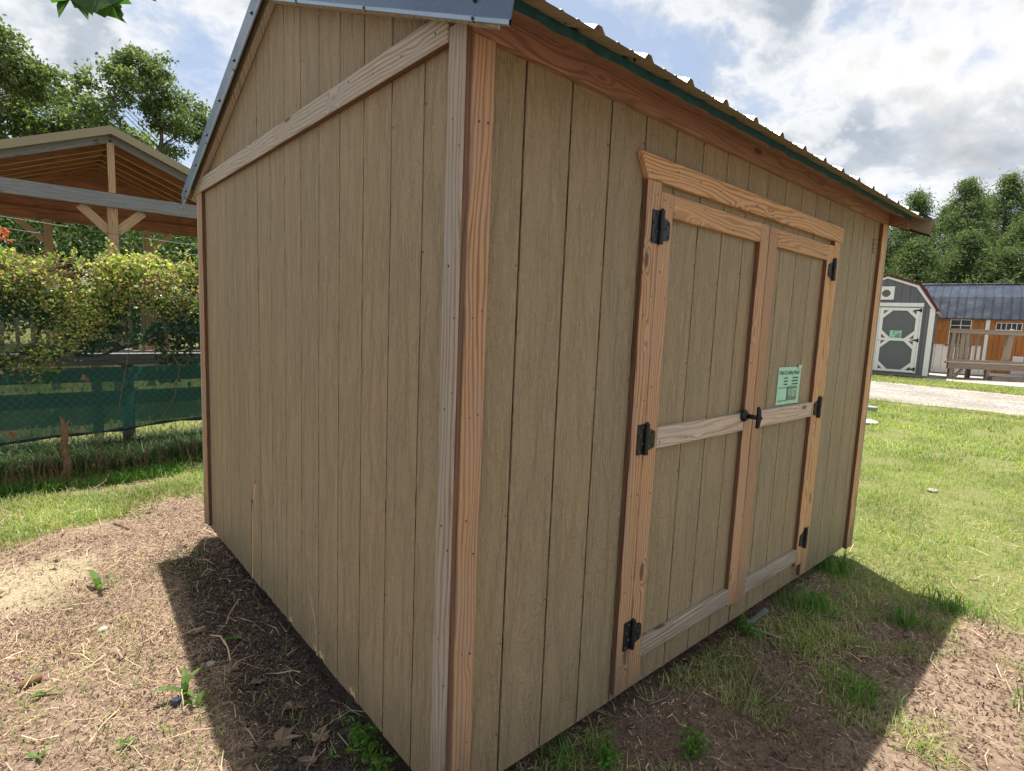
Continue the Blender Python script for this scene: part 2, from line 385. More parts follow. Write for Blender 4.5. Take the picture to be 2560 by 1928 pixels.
def tris(name, V, F, mats, parent=None, **k):
    me = bpy.data.meshes.new(name); V = np.ascontiguousarray(V, dtype=np.float32); F = np.ascontiguousarray(F, dtype=np.int32)
    me.vertices.add(len(V)); me.vertices.foreach_set('co', V.ravel())
    me.loops.add(F.size); me.loops.foreach_set('vertex_index', F.ravel())
    me.polygons.add(len(F)); me.polygons.foreach_set('loop_start', np.arange(0, F.size, 3, dtype=np.int32))
    me.polygons.foreach_set('loop_total', np.full(len(F), 3, dtype=np.int32))
    me.update(calc_edges=True); me.validate()
    return link(name, me, mats, parent, **k)

# ------------------------------------------------------------------ terrain functions
def sstep(a, b, x): t = np.clip((x-a)/(b-a), 0, 1); return t*t*(3-2*t)
PERM = rng.random((64, 64))
def vnoise(x, y, s):
    x = np.asarray(x)*s; y = np.asarray(y)*s
    i = np.floor(x).astype(int); j = np.floor(y).astype(int); fx = x-i; fy = y-j
    fx = fx*fx*(3-2*fx); fy = fy*fy*(3-2*fy)
    g = lambda a, b: PERM[a % 64, b % 64]
    return (g(i, j)*(1-fx)+g(i+1, j)*fx)*(1-fy)+(g(i, j+1)*(1-fx)+g(i+1, j+1)*fx)*fy
def fbm(x, y, s): return (vnoise(x, y, s)+.5*vnoise(x+7.3, y+2.1, 2*s)+.25*vnoise(x+3.3, y+9.1, 4*s))/1.75
def H0(x, y):
    return -.14+.52*np.clip((x-2)/16.5, 0, 1)+.06*np.exp(-((y-3.1)/1.1)**2-((x-.2)/1.6)**2)
def Hh(x, y):
    near = 1-sstep(7, 10, np.hypot(x-1, y-1))
    return H0(x, y)+near*((fbm(x, y, 1.1)-.5)*.05+(fbm(x+40, y, 6.)-.5)*.02)
def lawnw(x, y):
    x = np.asarray(x, float); y = np.asarray(y, float); n = fbm(x, y, 1.7)-.5; n2 = fbm(x+11, y+5, 4.)-.5
    # right hand lawn
    w = sstep(-.35, .35, (x-3.45)+.45*(y+.8)+n*1.5+n2*.6)
    # tufts by the door side
    w = np.maximum(w, sstep(.0, .25, .55-np.hypot((x-2.95)/.75, (y+.30)/.35)+n2*.8)*.8)
    # band near the left fence
    b = sstep(3.75, 4.25, y+n*.9+n2*.5)*(1-sstep(4.75, 5.1, y+n*.6))*(1-sstep(2.4, 3.2, x))
    w = np.maximum(w, b*np.clip(.75+n2*1.8+n, .1, 1))
    w = np.maximum(w, sstep(6.8, 7.4, y)*(.75+n))      # lawn behind the fence
    road = sstep(12.7, 13.0, x+.05*n)*(1-sstep(16.5, 16.9, x))
    return np.clip(w*(1-road), 0, 1)
def sandw(x, y):
    n = fbm(x+3, y+8, 2.3)-.5
    return np.clip(sstep(0, .35, .8-np.hypot((x+1.35)/.85, (y-2.9)/.55)+n*.9)*.85, 0, 1)
def mulchw(x, y):
    n = fbm(x+6, y+1, 1.5)-.5
    return np.clip((1-sstep(-.15, .35, x+.0+n*.5))*(1-sstep(3.6, 4.2, y+n)), 0, 1)*.9+.0
def axis_coords(a, b, st):
    far1 = a-np.array([400, 250, 150, 90, 60, 40, 28, 20, 14, 10, 7, 5, 3.5, 2.4, 1.6, 1, .6, .3])
    far2 = b+np.array([.3, .6, 1, 1.6, 2.4, 3.5, 5, 6.5, 8, 9.5, 11, 13, 16, 20, 28, 40, 60, 90, 150, 250, 400])
    return np.concatenate([far1, np.arange(a, b, st), far2])
gx = axis_coords(-3.5, 7, .06); gy = axis_coords(-3.5, 6.5, .06)
GX, GY = np.meshgrid(gx, gy); Z = Hh(GX, GY)
V = np.stack([GX, GY, Z], -1).reshape(-1, 3); nx, ny = len(gx), len(gy)
ii = (np.arange(ny-1)[:, None]*nx+np.arange(nx-1)[None]).ravel()
F = np.concatenate([np.stack([ii, ii+1, ii+nx+1], -1), np.stack([ii, ii+nx+1, ii+nx], -1)])
ground = tris('ground', V, F, 'ground', kind='structure')
ground.data.polygons.foreach_set('use_smooth', [True]*len(ground.data.polygons))
def shadew(x, y):  # mask of the painted shade strip along the shed walls
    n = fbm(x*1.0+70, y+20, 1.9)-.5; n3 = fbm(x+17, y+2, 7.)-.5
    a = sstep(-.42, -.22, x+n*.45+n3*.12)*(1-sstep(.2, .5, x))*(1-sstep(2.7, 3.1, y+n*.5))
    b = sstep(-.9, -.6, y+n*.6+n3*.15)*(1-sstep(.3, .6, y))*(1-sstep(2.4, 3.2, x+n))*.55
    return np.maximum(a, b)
for nm, fn in (('lawn', lawnw), ('mulch', mulchw), ('sand', sandw), ('wall_shade', shadew)):
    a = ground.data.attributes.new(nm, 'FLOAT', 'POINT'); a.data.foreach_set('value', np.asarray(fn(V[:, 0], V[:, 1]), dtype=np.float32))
ground['label'] = 'bare dirt and pine litter yard turning to lawn'
# gravel road sheet follows the rise
ys = np.linspace(-40, 40, 161); VV = []; FF = []
for k, y in enumerate(ys):
    w = .18*math.sin(y*1.3)+.1*math.sin(y*3.1)
    for j, x in enumerate((12.75+w-.04*y, 13.6-.04*y, 14.7-.04*y, 15.8-.04*y, 16.75-w-.04*y)):
        VV.append((x, y, float(H0(np.float64(x), np.float64(y)))+.012))
for k in range(160):
    for j in range(4): a = k*5+j; FF += [(a, a+1, a+6), (a, a+6, a+5)]
tris('gravel_road', VV, FF, 'gravel', kind='structure')

# ------------------------------------------------------------------ MAIN SHED
shed = thing('storage_shed', 'tan grooved-siding storage shed with orange pine trim, double doors and ribbed metal roof', 'shed', (0, 0, 0))
SL = .408; LX, LY = 3.66, 3.05; YR = LY/2
def roofz(y): return 2.367+SL*((y+.25) if y <= YR else (LY+.25-y))
# core walls and floor joists
c = MB()
c.box(.013, LX-.013, .012, .05, .0, 2.43); c.box(.013, LX-.013, LY-.05, LY-.012, 0, 2.43)
for x0, x1 in ((.012, .05), (LX-.05, LX-.012)):
    c.prism([(.051, 0), (LY-.051, 0), (LY-.051, 2.42), (YR, roofz(YR)-.07), (.051, 2.42)], 0, x0, x1, axis=2)
c.build('wall_core', 'dark_gap', shed)
board('floor_deck', .02, LX-.02, .02, LY-.02, -.022, -.003, 'deck_timber', shed)
board('floor_joist', .3, LX-.2, LY-.3, LY-.26, -.15, -.03, 'deck_timber', shed)
board('floor_joist', .3, .34, .3, LY-.3, -.15, -.03, 'deck_timber', shed)
board('floor_joist', .2, LX-.2, .25, .29, -.09, -.002, 'deck_timber', shed)
for y in (.5, 1.5, 2.5): board('skid', .35, LX-.1, y, y+.1, -.15, -.012, 'deck_timber', shed)
# door-side siding boards
XG = [0.001]+[.0208+.2032*i for i in range(1, 18)]+[LX]
G = .0045
DX = (.9215, 1.860, 2.7195)
def sboard(x0, x1, z0, z1, par):
    if x1-x0 < .012: return
    MB().box(x0, x1, 0, .0105, z0, z1, axis=2).build('siding_board', 'tan_siding', par, .0015)
doors = []
def dooremp():
    return None
leafL = board('door', .926, 1.856, .0115, .030, .012, 2.104, 'dark_gap', shed, bevel=0, label='left door leaf with black tee handle')
leafR = board('door', 1.865, 2.716, .0115, .030, .012, 2.104, 'dark_gap', shed, bevel=0, label='right door leaf with green price flyer taped on')
for i in range(18):
    a, b = XG[i]+(G if i else 0), XG[i+1]-(G if i < 17 else 0)
    parts = []
    def clip(lo, hi): return max(a, lo), min(b, hi)
    l0, l1 = clip(0, DX[0]-.002)
    if l1 > l0: sboard(l0, l1, 0, 2.40, shed)
    l0, l1 = clip(DX[2]+.002, LX)
    if l1 > l0: sboard(l0, l1, 0, 2.40, shed)
    l0, l1 = clip(DX[0]-.002, DX[2]+.002)
    if l1 > l0: sboard(l0, l1, 2.110, 2.40, shed)
    l0, l1 = clip(DX[0]+.002, DX[1]-.003)
    if l1 > l0: sboard(l0, l1, .004, 2.106, leafL)
    l0, l1 = clip(DX[1]+.003, DX[2]-.002)
    if l1 > l0: sboard(l0, l1, .004, 2.106, leafR)
# gable-side siding boards, with the split and chipped lower edge
YG = [0.001]+[.0127+.2032*i for i in range(1, 15)]+[LY]
jr = random.Random(5)
def gpoly(a, b, i):
    top = lambda y: roofz(y)-.075
    pts = []
    n = 5
    for k in range(n+1):
        y = a+(b-a)*k/n
        rag = 0 if i < 2 or i > 12 else jr.uniform(-.004, .009)
        pts.append((y, rag))
    ys_ = [b]+([YR] if a < YR < b else [])+[a]
    return pts, [(y, top(y)) for y in ys_]
for i in range(15):
    a, b = YG[i]+(G if i else 0), YG[i+1]-(G if i < 14 else 0)
    bot, top = gpoly(a, b, i)
    if i == 9:      # splits along a ragged line
        path = [(b-.112, .60), (b-.09, .585), (b-.055, .50), (b-.03, .46), (b-.026, .36), (b-.030, .22), (b-.022, .10), (b-.006, 0.0)]
        lft = [(p[0]+.004, p[1]) for p in path]
        # main piece, notched by the crack
        path2 = [(a, 0), (b-.018, 0), (b-.031, .10), (b-.038, .22), (b-.034, .36), (b-.039, .45), (b-.064, .49), (b-.094, .575), (b-.128, .625),
                 (b-.088, .60), (b-.048, .512), (b-.020, .47), (b-.014, .36), (b-.017, .22), (b-.009, .10), (b-.001, .0), (b, .0)]
        MB().prism(path2+top, 0, 0, .0105, axis=2).build('siding_board', 'tan_siding', shed, label='siding board with a long ragged crack near the bottom')
        MB().prism([(b-.034, .0), (b-.043, .10), (b-.049, .22), (b-.046, .38), (b-.036, .42), (b-.034, .36), (b-.0385, .22), (b-.031, .1), (b-.019, 0)], 0, -.0018, .004, axis=2).build('splinter', 'raw_splinter', shed)
        MB().prism([(b-.12, .585), (b-.10, .60), (b-.075, .555), (b-.06, .50), (b-.05, .51), (b-.068, .47), (b-.09, .53)], 0, -.0015, .004, axis=2).build('splinter', 'raw_splinter', shed)
        continue
    if i in (4, 5, 6, 3):
        cx_, w = {3: (a+.05, .05), 4: (b-.03, .05), 5: (a+.03, .045), 6: (b-.05, .03)}[i]
        bot = [(a, 0), (cx_-w*.5, .002), (cx_-w*.3, .028), (cx_, .018), (cx_+w*.25, .034), (cx_+w*.45, .004), (b, 0)]
        MB().prism([(cx_-w*.6, .012), (cx_-w*.45, .045), (cx_-w*.1, .03), (cx_+w*.2, .05), (cx_+w*.55, .02), (cx_+w*.3, .03), (cx_, .012), (cx_-w*.3, .024)], 0, -.0022, .004, axis=2).build('splinter', 'raw_splinter', shed)
    MB().prism(bot+top, 0, 0, .0105, axis=2).build('siding_board', 'tan_siding', shed, .0013)
# long hairline split two boards nearer
y5 = YG[5]
MB().prism([(y5+.015, .0), (y5+.02, .10), (y5+.04, .17), (y5+.085, .24), (y5+.12, .31), (y5+.088, .236), (y5+.044, .163), (y5+.026, .1), (y5+.021, 0)], 0, -.0012, .003, axis=2).build('splinter', 'raw_splinter', shed)
# trims
board('corner_trim', -.025, 0, -.027, .055, -.004, 2.385, 'pine_silvered', shed, 2, .003, edge='pine_edge')
board('corner_trim', .002, .083, -.025, 0, -.004, 2.357, 'pine_orange', shed, 2, .003, edge='pine_edge')
board('corner_trim', 3.572, 3.655, -.025, 0, -.004, 2.357, 'pine_fresh', shed, 2, .003, edge='pine_edge')
board('corner_trim', 3.662, 3.685, -.025, .06, -.004, 2.36, 'pine_weathered', shed, 2, .002)
board('corner_trim', -.025, 0, 2.945, 3.034, .03, 2.345, 'pine_orange', shed, 2, .003, edge='pine_edge')
board('corner_trim', -.025, 0, 3.037, 3.072, .02, 2.345, 'pine_weathered', shed, 2, .003, edge='pine_edge')
board('gable_beam', -.0275, 0, .057, 1.50, 2.347, 2.437, 'pine_weathered', shed, 1, .003, edge='pine_edge')
board('gable_beam', -.0265, 0, 1.502, 3.03, 2.347, 2.437, 'pine_weathered', shed, 1, .003, edge='pine_edge')
# rakes
def rake(x0, x1, mat):
    for sgn in (0, 1):
        y0, y1 = -.145, YR
        p = [(y0, roofz(y0)-.093), (y1, roofz(y1)-.093), (y1, roofz(y1)-.004), (y0, roofz(y0)-.004)]
        if sgn: p = [(LY-q[0], q[1]) for q in p]
        MB().prism(p, 0, x0, x1, axis=1).build('rake_board', mat, shed, .002)
rake(-.032, -.002, 'pine_weathered'); rake(3.662, 3.698, 'pine_red')
# eave: frieze, sloping board, wrap
board('frieze_board', -.002, 3.655, -.0285, 0, 2.357, 2.436, 'pine_red', shed, 0, .002)
for yy, sg in ((0, 1), (LY, -1)):
    f = lambda q: (yy+sg*q[0], q[1])
    e = [f((-.148, roofz(-.148)-.024)), f((.04, roofz(.04)-.024)), f((.04, roofz(.04)-.002)), f((-.148, roofz(-.148)-.002))]
    MB().prism(e, 0, .0, 3.66, axis=0).build('eave_board', 'pine_red', shed, .001)
wz = roofz(-.15)
w = MB(); n = 60; pr = random.Random(3)
for k in range(n):
    x0, x1 = -.0+3.66*k/n, 3.66*(k+1)/n
    a0, a1 = -.152-.003*math.sin(k*1.7), -.152-.003*math.sin((k+1)*1.7)
    b0, b1 = wz-.030-.003*math.sin(k*2.3), wz-.030-.003*math.sin((k+1)*2.3)
    w.face([(x0, a0, b0), (x1, a1, b1), (x1, a1-.002, wz-.004), (x0, a0-.002, wz-.004)], [(x0, 0), (x1, 0), (x1, .02), (x0, .02)])
w.build('roof_wrap', 'teal_wrap', shed, smooth=True)
# roof panels
RB = .2286; X0R = .03-RB*.5-.02
def profile(k0, k1, lo, hi):
    pts = []
    for k in range(k0, k1):
        c0 = .03+RB*k
        for dx, dz_ in ((-.024, 0), (-.009, .017), (.009, .017), (.024, 0), (.075, 0), (.082, .004), (.092, 0), (.137, 0), (.144, .004), (.154, 0)):
            pts.append((c0+dx, dz_))
    pts = [p for p in pts if lo < p[0] < hi]
    return [(lo, 0)]+pts+[(hi, 0)]
bounds = [-.045, .915, 1.83, 2.744, 3.705]
for side in (0, 1):
    for q in range(4):
        lo, hi = bounds[q], bounds[q+1]; pf = profile(-1, 18, lo, hi)
        m = MB(); ns = 2
        for layer, dzz, mi in ((0, .0, 0), (1, -.0015, 1)):
            for (xa, za), (xb, zb) in zip(pf[:-1], pf[1:]):
                ya, yb = -.25, YR
                z_a, z_b = roofz(ya)+dzz+.001, roofz(yb)+dzz+.001
                if side: ya, yb = LY+.25, YR
                m.face([(xa, ya, z_a+za), (xb, ya, z_a+zb), (xb, yb, z_b+zb), (xa, yb, z_b+za)], [(0, xa), (0, xb), (1.8, xb), (1.8, xa)], mi)
        me = bpy.data.meshes.new('roof_panel'); me.from_pydata(m.v, [], m.f); me.polygons.foreach_set('material_index', m.m)
        uv = me.uv_layers.new(name='UVMap'); uv.data.foreach_set('uv', np.array(m.uv, dtype=np.float32).ravel())
        link('roof_panel', me, ['roof_metal', 'roof_backing'], shed)
# rake flashing: L section with a pale hem, 1.5 mm sheet
def flashing(xo, sg, side):
    y0, y1 = -.262, YR
    P = [(xo, -.083), (xo, .026), (xo+sg*.135, .026)]
    m = MB()
    def pt(x, y, d): return (x, (LY-y) if side else y, roofz(y)+d)
    def strip(p, q, mi, e=0.): m.face([pt(p[0], y0, p[1]), pt(q[0], y0-e, q[1]), pt(q[0], y1, q[1]), pt(p[0], y1, p[1])], [(0, 0)]*4, mi)
    strip(P[0], P[1], 0, .022); strip(P[1], P[2], 0)
    strip((xo+sg*.0018, -.083), (xo+sg*.0018, .0245), 2, .022)
    h = [(xo, -.083), (xo-sg*.006, -.087), (xo-sg*.006, -.097), (xo+sg*.0015, -.099)]
    for p, q in zip(h[:-1], h[1:]): strip(p, q, 1)
    strip((xo+sg*.0015, -.099), (xo+sg*.0025, -.083), 3)
    return m.build('rake_flashing', ['flashing_blue', 'flashing_hem', 'roof_backing', 'dark_gap'], shed)
for side in (0, 1):
    flashing(-.066, 1, side); flashing(3.66+.066, -1, side)
sc = MB().tube([(.001, 0, 0), (-.004, 0, 0), (-.0045, 0, 0), (-.010, 0, 0)], [.009, .008, .005, .004], 6).build('roof_screw', 'black_iron', shed)
sc.location = (-.066, -.12, roofz(-.12)-.045)
for side in (0, 1):
    for k in range(6):
        y = -.12+.30*k
        for dd in ((-.045,) if k % 2 else (-.045, -.092)):
            if side == 0 and k == 0 and dd == -.045: continue
            o = sc.copy(); COL.objects.link(o); o.parent = shed
            yy = LY-y if side else y; o.location = (-.066, yy, roofz(yy)+dd)
sc2 = MB().tube([(0, 0, 0), (0, 0, .01)], [.007, .006], 6).build('roof_screw', 'black_iron', shed)
sc2.location = (.2, -.18, roofz(-.18))
for k in range(1, 12):
    o = sc2.copy(); COL.objects.link(o); o.parent = shed; o.location = (.2+.31*k, -.18, roofz(-.18))
m = MB()
zr = roofz(YR)
m.prism([(YR-.16, zr-.16*SL+.024), (YR, zr+.03), (YR+.16, zr-.16*SL+.024), (YR+.16, zr-.16*SL+.021), (YR, zr+.027), (YR-.16, zr-.16*SL+.021)], 0, -.06, 3.72)
m.build('ridge_cap', 'flashing_blue', shed)
# door trim
board('door_trim', .834, .920, -.025, 0, .035, 2.132, 'pine_orange', shed, 2, .003, edge='pine_edge')
board('door_trim', 2.722, 2.808, -.025, 0, .03, 2.133, 'pine_fresh', shed, 2, .003, edge='pine_edge')
MB().prism([(.832, 2.134), (2.832, 2.134), (2.842, 2.222), (.778, 2.222)], 1, -.0265, 0, axis=0).build('door_header', 'pine_fresh', shed, .003)
def fr(leaf, x0, x1, z0, z1, mat, nm): return board(nm, x0, x1, -.025, 0, z0, z1, mat, leaf, None, .003, edge='pine_edge' if nm == 'stile' else None)
fr(leafL, .923, 1.009, .04, 2.102, 'pine_orange', 'stile'); fr(leafL, 1.768, 1.857, .13, 2.102, 'pine_orange', 'stile')
fr(leafR, 1.863, 1.954, .125, 2.102, 'pine_orange', 'stile'); fr(leafR, 2.632, 2.717, .115, 2.104, 'pine_fresh', 'stile')
for lf, a, b in ((leafL, 1.011, 1.766), (leafR, 1.956, 2.630)):
    fr(lf, a, b, 2.012, 2.101, 'pine_fresh', 'rail'); fr(lf, a, b, 1.075, 1.163, 'pine_pale', 'rail'); fr(lf, a, b, .143, .226, 'pine_weathered', 'rail')
def hinge(lf, x, z, sg):
    m = MB(); f = lambda a: x+sg*a
    def bx(a0, a1, y0, y1, z0, z1, mi=0): m.box(min(f(a0), f(a1)), max(f(a0), f(a1)), y0, y1, z0, z1, mi=mi)
    bx(-.052, -.008, -.0295, -.0255, z-.062, z+.062)
    m.prism([(f(.006), z-.052), (f(.062), z-.042), (f(.066), z-.036), (f(.066), z+.022), (f(.058), z+.030), (f(.006), z+.046)], 1, -.0305, -.0260)
    m.tube([(f(0), -.035, z-.064), (f(0), -.035, z+.064)], .0105, 10)
    m.tube([(f(0), -.035, z+.064), (f(0), -.035, z+.071)], [.007, .005], 8)
    for a, dz_ in [(-.040, -.05), (-.024, -.018), (-.040, .015), (-.026, .05), (.022, -.03), (.022, .03), (.040, 0), (.055, -.03), (.052, .02)]:
        m.tube([(f(a), -.029, z+dz_), (f(a), -.0335, z+dz_), (f(a), -.035, z+dz_)], [.0062, .0055, .003], 6, mi=1)
    return m.build('hinge', ['black_iron', 'ink'], lf)
for z in (1.963, 1.127, .287): hinge(leafL, .9215, z, 1); hinge(leafR, 2.7195, z, -1)
m = MB()
hx, hz = 1.752, 1.155
m.tube([(hx, -.026, hz), (hx, -.034, hz), (hx, -.044, hz), (hx, -.052, hz)], [.031, .031, .026, .014], 14)
m.tube([(hx, -.050, hz), (hx, -.098, hz)], [.013, .011], 10)
m.tube([(hx-.003, -.100, hz-.053), (hx, -.103, hz-.04), (hx, -.106, hz), (hx, -.103, hz+.04), (hx-.003, -.100, hz+.053)], [.008, .011, .013, .011, .008], 8)
m.tube([(hx, -.116, hz), (hx, -.122, hz)], [.007, .006], 8)
m.build('handle', 'black_iron', leafL, smooth=True)
# nail heads and small checks
m = MB(); nr = random.Random(9)
def nail(x, y, z, ax):
    r = nr.uniform(.0028, .0046)
    d = Vector((-.001, 0, 0)) if ax == 0 else Vector((0, -.001, 0))
    p = Vector((x, y, z)); e = .0024*nr.random()
    m.tube([p+d*.1, p+d], [r, r*.9], 5)
for z in np.arange(.15, 2.35, .38):
    for X in (.03, .062): nail(X, -.0251, z+nr.uniform(-.1, .1), 1)
    nail(3.60, -.0251, z, 1)
    for X in (.855, .90): nail(X, -.0251, min(2.1, z+nr.uniform(-.05, .05)), 1)
    for X in (.945, .99, 1.79, 1.835, 1.885, 1.93, 2.655, 2.695, 2.745, 2.785):
        if nr.random() < .7: nail(X, -.0251, min(2.07, z+.05+nr.uniform(-.08, .08)), 1)
    for Y in (-.01, .025): nail(-.0251, Y, z+nr.uniform(-.1, .1), 0)
for X in np.arange(.85, 2.8, .17): nail(X, -.0276, 2.15+.04*nr.random(), 1)
for X in np.arange(.15, 3.6, .3): nail(X, -.0276, 2.38+.03*nr.random(), 1)
for z, zz in ((1.1, 1.15), (2.03, 2.08), (.17, .22)):
    for X in (1.03, 1.25, 1.5, 1.71, 1.96, 2.2, 2.4, 2.58): nail(X+nr.uniform(-.02, .02), -.0251, nr.choice((z, zz)), 1)
for Y in np.arange(.12, 3, .19): nail(-.0276, Y, 2.37+.045*nr.random(), 0)
for Yg in YG[1:15]:
    for z in np.arange(.1, 2.9, .42):
        if z < roofz(Yg)-.2 and nr.random() < .3: nail(-.0003, Yg-.015, z+nr.uniform(-.05, .05), 0)
for Xg in XG[1:18]:
    for z in np.arange(.12, 2.3, .42):
        if nr.random() < .3: nail(Xg-.014, -.0003, z+nr.uniform(-.05, .05), 1)
m.build('nail', 'ink', shed, kind='stuff')
# wire staples near far corner
m = MB()
for k in range(4):
    z = 2.235-.03*k; m.tube([(3.452, -.001, z-.004), (3.45, -.008, z), (3.53, -.010, z+.006), (3.535, -.001, z+.008)], .0016, 4)
m.tube([(3.47, -.004, 2.15), (3.466, -.006, 2.235)], .0014, 4)
m.build('tie_wire', 'ink', shed)

# ------------------------------------------------------------------ flyer
def textmesh(body, size, bold=0., xs=1.):
    cu = bpy.data.curves.new('t', 'FONT'); cu.body = body; cu.size = size; cu.offset = bold; cu.align_x = 'CENTER'; cu.align_y = 'CENTER'
    o = bpy.data.objects.new('t', cu); COL.objects.link(o); dg = bpy.context.evaluated_depsgraph_get()
    me = bpy.data.meshes.new_from_object(o.evaluated_get(dg)); bpy.data.objects.remove(o); bpy.data.curves.remove(cu)
    return me
def flyer(loc, rz, wdt, hgt, title, price, label, tilt=0.):
    f = thing('price_flyer', label, 'flyer', loc, rz)
    Tl = Matrix.Rotation(tilt, 4, 'Y')
    m = MB(); n = 8
    for k in range(n):
        x0, x1 = -wdt/2+wdt*k/n, -wdt/2+wdt*(k+1)/n
        c0, c1 = -.0012-.0022*abs(math.sin(k*.8)), -.0012-.0022*abs(math.sin((k+1)*.8))
        if k == n-1: c1 = -.008
        m.face([tuple(Tl @ Vector((x0, c0, -hgt/2))), tuple(Tl @ Vector((x1, c1, -hgt/2))), tuple(Tl @ Vector((x1, c1, hgt/2))), tuple(Tl @ Vector((x0, c0, hgt/2)))], [(x0, 0), (x1, 0), (x1, 1), (x0, 1)])
    m.build('sheet', 'flyer_green', f, smooth=True)
    def put(nm, me, x, z, mat, xs=1.):
        for v in me.vertices: v.co = Tl @ Vector((x+v.co.x*xs, -.0062, z+v.co.y))
        return link(nm, me, mat, f)
    put('title_text', textmesh(title, hgt*.145, .0006), -.004, hgt*.35, 'ink', 1.12)
    b = MB(); q = random.Random(2)
    for r_ in range(3):
        z = hgt*(.21-.085*r_)
        b.box(-wdt*.24, -wdt*(.05+.03*q.random()), -.0064, -.006, z-.0035, z+.0035, T=Tl); b.box(wdt*(.12+.04*q.random()), wdt*.42, -.0064, -.006, z-.0035, z+.0035, T=Tl)
    b.build('small_print', 'ink', f)
    b = MB(); b.box(-wdt*.04, wdt*.40, -.0060, -.0055, -hgt*.40, -hgt*.02, T=Tl)
    b.box(-wdt*.44, -wdt*.07, -.0060, -.0055, -hgt*.41, -hgt*.385, T=Tl); b.box(-wdt*.44, -wdt*.07, -.0060, -.0055, -hgt*.06, -hgt*.04, T=Tl)
    b.build('price_panel', 'flyer_panel', f)
    put('price_text', textmesh(price, hgt*.30, .0012), wdt*.18, -hgt*.21, 'flyer_green', .82)
    b = MB(); b.box(wdt*.36, wdt*.52, -.0088, -.0084, hgt*.45, hgt*.55, T=Tl); b.build('tape', 'flyer_green', f)
    return f
flyer((2.308, -.002, 1.279), 0, .282, .212, '10x12 Utility Shed', '$107', 'green price flyer reading $107 taped on tan shed door', R(.5))

# ------------------------------------------------------------------ BARN SHED (grey, maroon roof)
BA = math.atan2(-.988, .168)
barn = thing('lofted_barn_shed', 'small grey barn-style shed with white octagon-framed door and maroon gambrel roof', 'shed', (18.72, 2.80, 0), BA)
prof = [(-.02, .50), (-.02, 2.40), (-.46, 3.03), (-1.22, 3.30), (-1.98, 3.03), (-2.42, 2.40), (-2.42, .50)]
MB().prism(prof, 1, .01, 2.4, axis=2).build('wall', 'dark_gap', barn)
xs = [-.02-.2032*k for k in range(12)]+[-2.42]
def topz(x):
    d = abs(x+1.22)
    return 3.30-.27*d/.76 if d < .76 else 3.03-.63*(d-.76)/.44
for a, b in zip(xs[:-1], xs[1:]):
    a, b = a-.004, b+.004; pts = [(a, .50), (b, .50), (b, topz(b))]
    for kx in (-.46, -1.22, -1.98):
        if b < kx < a: pts.append((kx, topz(kx)))
    pts.append((a, topz(a))); MB().prism(pts, 1, 0, .009, axis=2).build('siding_board', 'grey_siding', barn)
for k in range(12): board('siding_board', -.022, -.012, .01+.2*k+.004, .01+.2*(k+1)-.004, .5, 2.40, 'grey_siding', barn, 2, 0)
board('corner_trim', -.118, .0, -.02, -.001, .47, 2.42, 'white_paint', barn, 2)
board('corner_trim', -.012, .008, -.018, .10, .47, 2.40, 'white_paint', barn, 2)
board('corner_trim', -2.44, -2.32, -.02, -.001, .47, 2.42, 'white_paint', barn, 2)
def gam(off, x0e, ze):
    return [(x0e, ze), (-.40+off, 3.06+off*1.3), (-1.22, 3.36+off*1.2), (-2.04-off, 3.06+off*1.3), (-2.44-x0e, ze)]
def band(o1, o2): return o1+list(reversed(o2))
inner = [(-.06, 2.38), (-.50, 3.02), (-1.22, 3.285), (-1.94, 3.02), (-2.38, 2.38)]
mid = [(.0, 2.40), (-.44, 3.07), (-1.22, 3.345), (-2.0, 3.07), (-2.44, 2.40)]
outer = [(.07, 2.33), (-.385, 3.10), (-1.22, 3.39), (-2.055, 3.10), (-2.51, 2.33)]
for k in range(4):
    MB().prism([inner[k], inner[k+1], mid[k+1], mid[k]], 1, -.028, -.003, axis=0).build('rake_trim', 'white_paint', barn)
    for j in range(1):
        MB().prism([mid[k], mid[k+1], outer[k+1], outer[k]], 1, -.05, 2.48, axis=0).build('roof_slope', 'maroon_metal', barn)
    a, b = outer[k], outer[k+1]; rb_ = MB()
    d = Vector((b[0]-a[0], b[1]-a[1])); nn = Vector((d.y, -d.x)).normalized()
    if nn.y < 0: nn = -nn
    for q in range(11):
        y = .0+.235*q
        rb_.prism([(a[0], a[1]), (b[0], b[1]), (b[0]+nn.x*.02, b[1]+nn.y*.02), (a[0]+nn.x*.02, a[1]+nn.y*.02)], 1, y-.02, y+.02)
    rb_.build('roof_rib', 'maroon_metal', barn)
board('eave_tip', .02, .10, -.045, 2.45, 2.285, 2.325, 'pine_fresh', barn)
for x0, x1 in ((-.33, -.285), (-2.16, -2.12)): board('door_trim', x0, x1, -.026, -.002, .52, 2.44, 'white_paint', barn, 2)
board('door_header', -2.18, -.27, -.034, -.002, 2.46, 2.57, 'white_paint', barn)
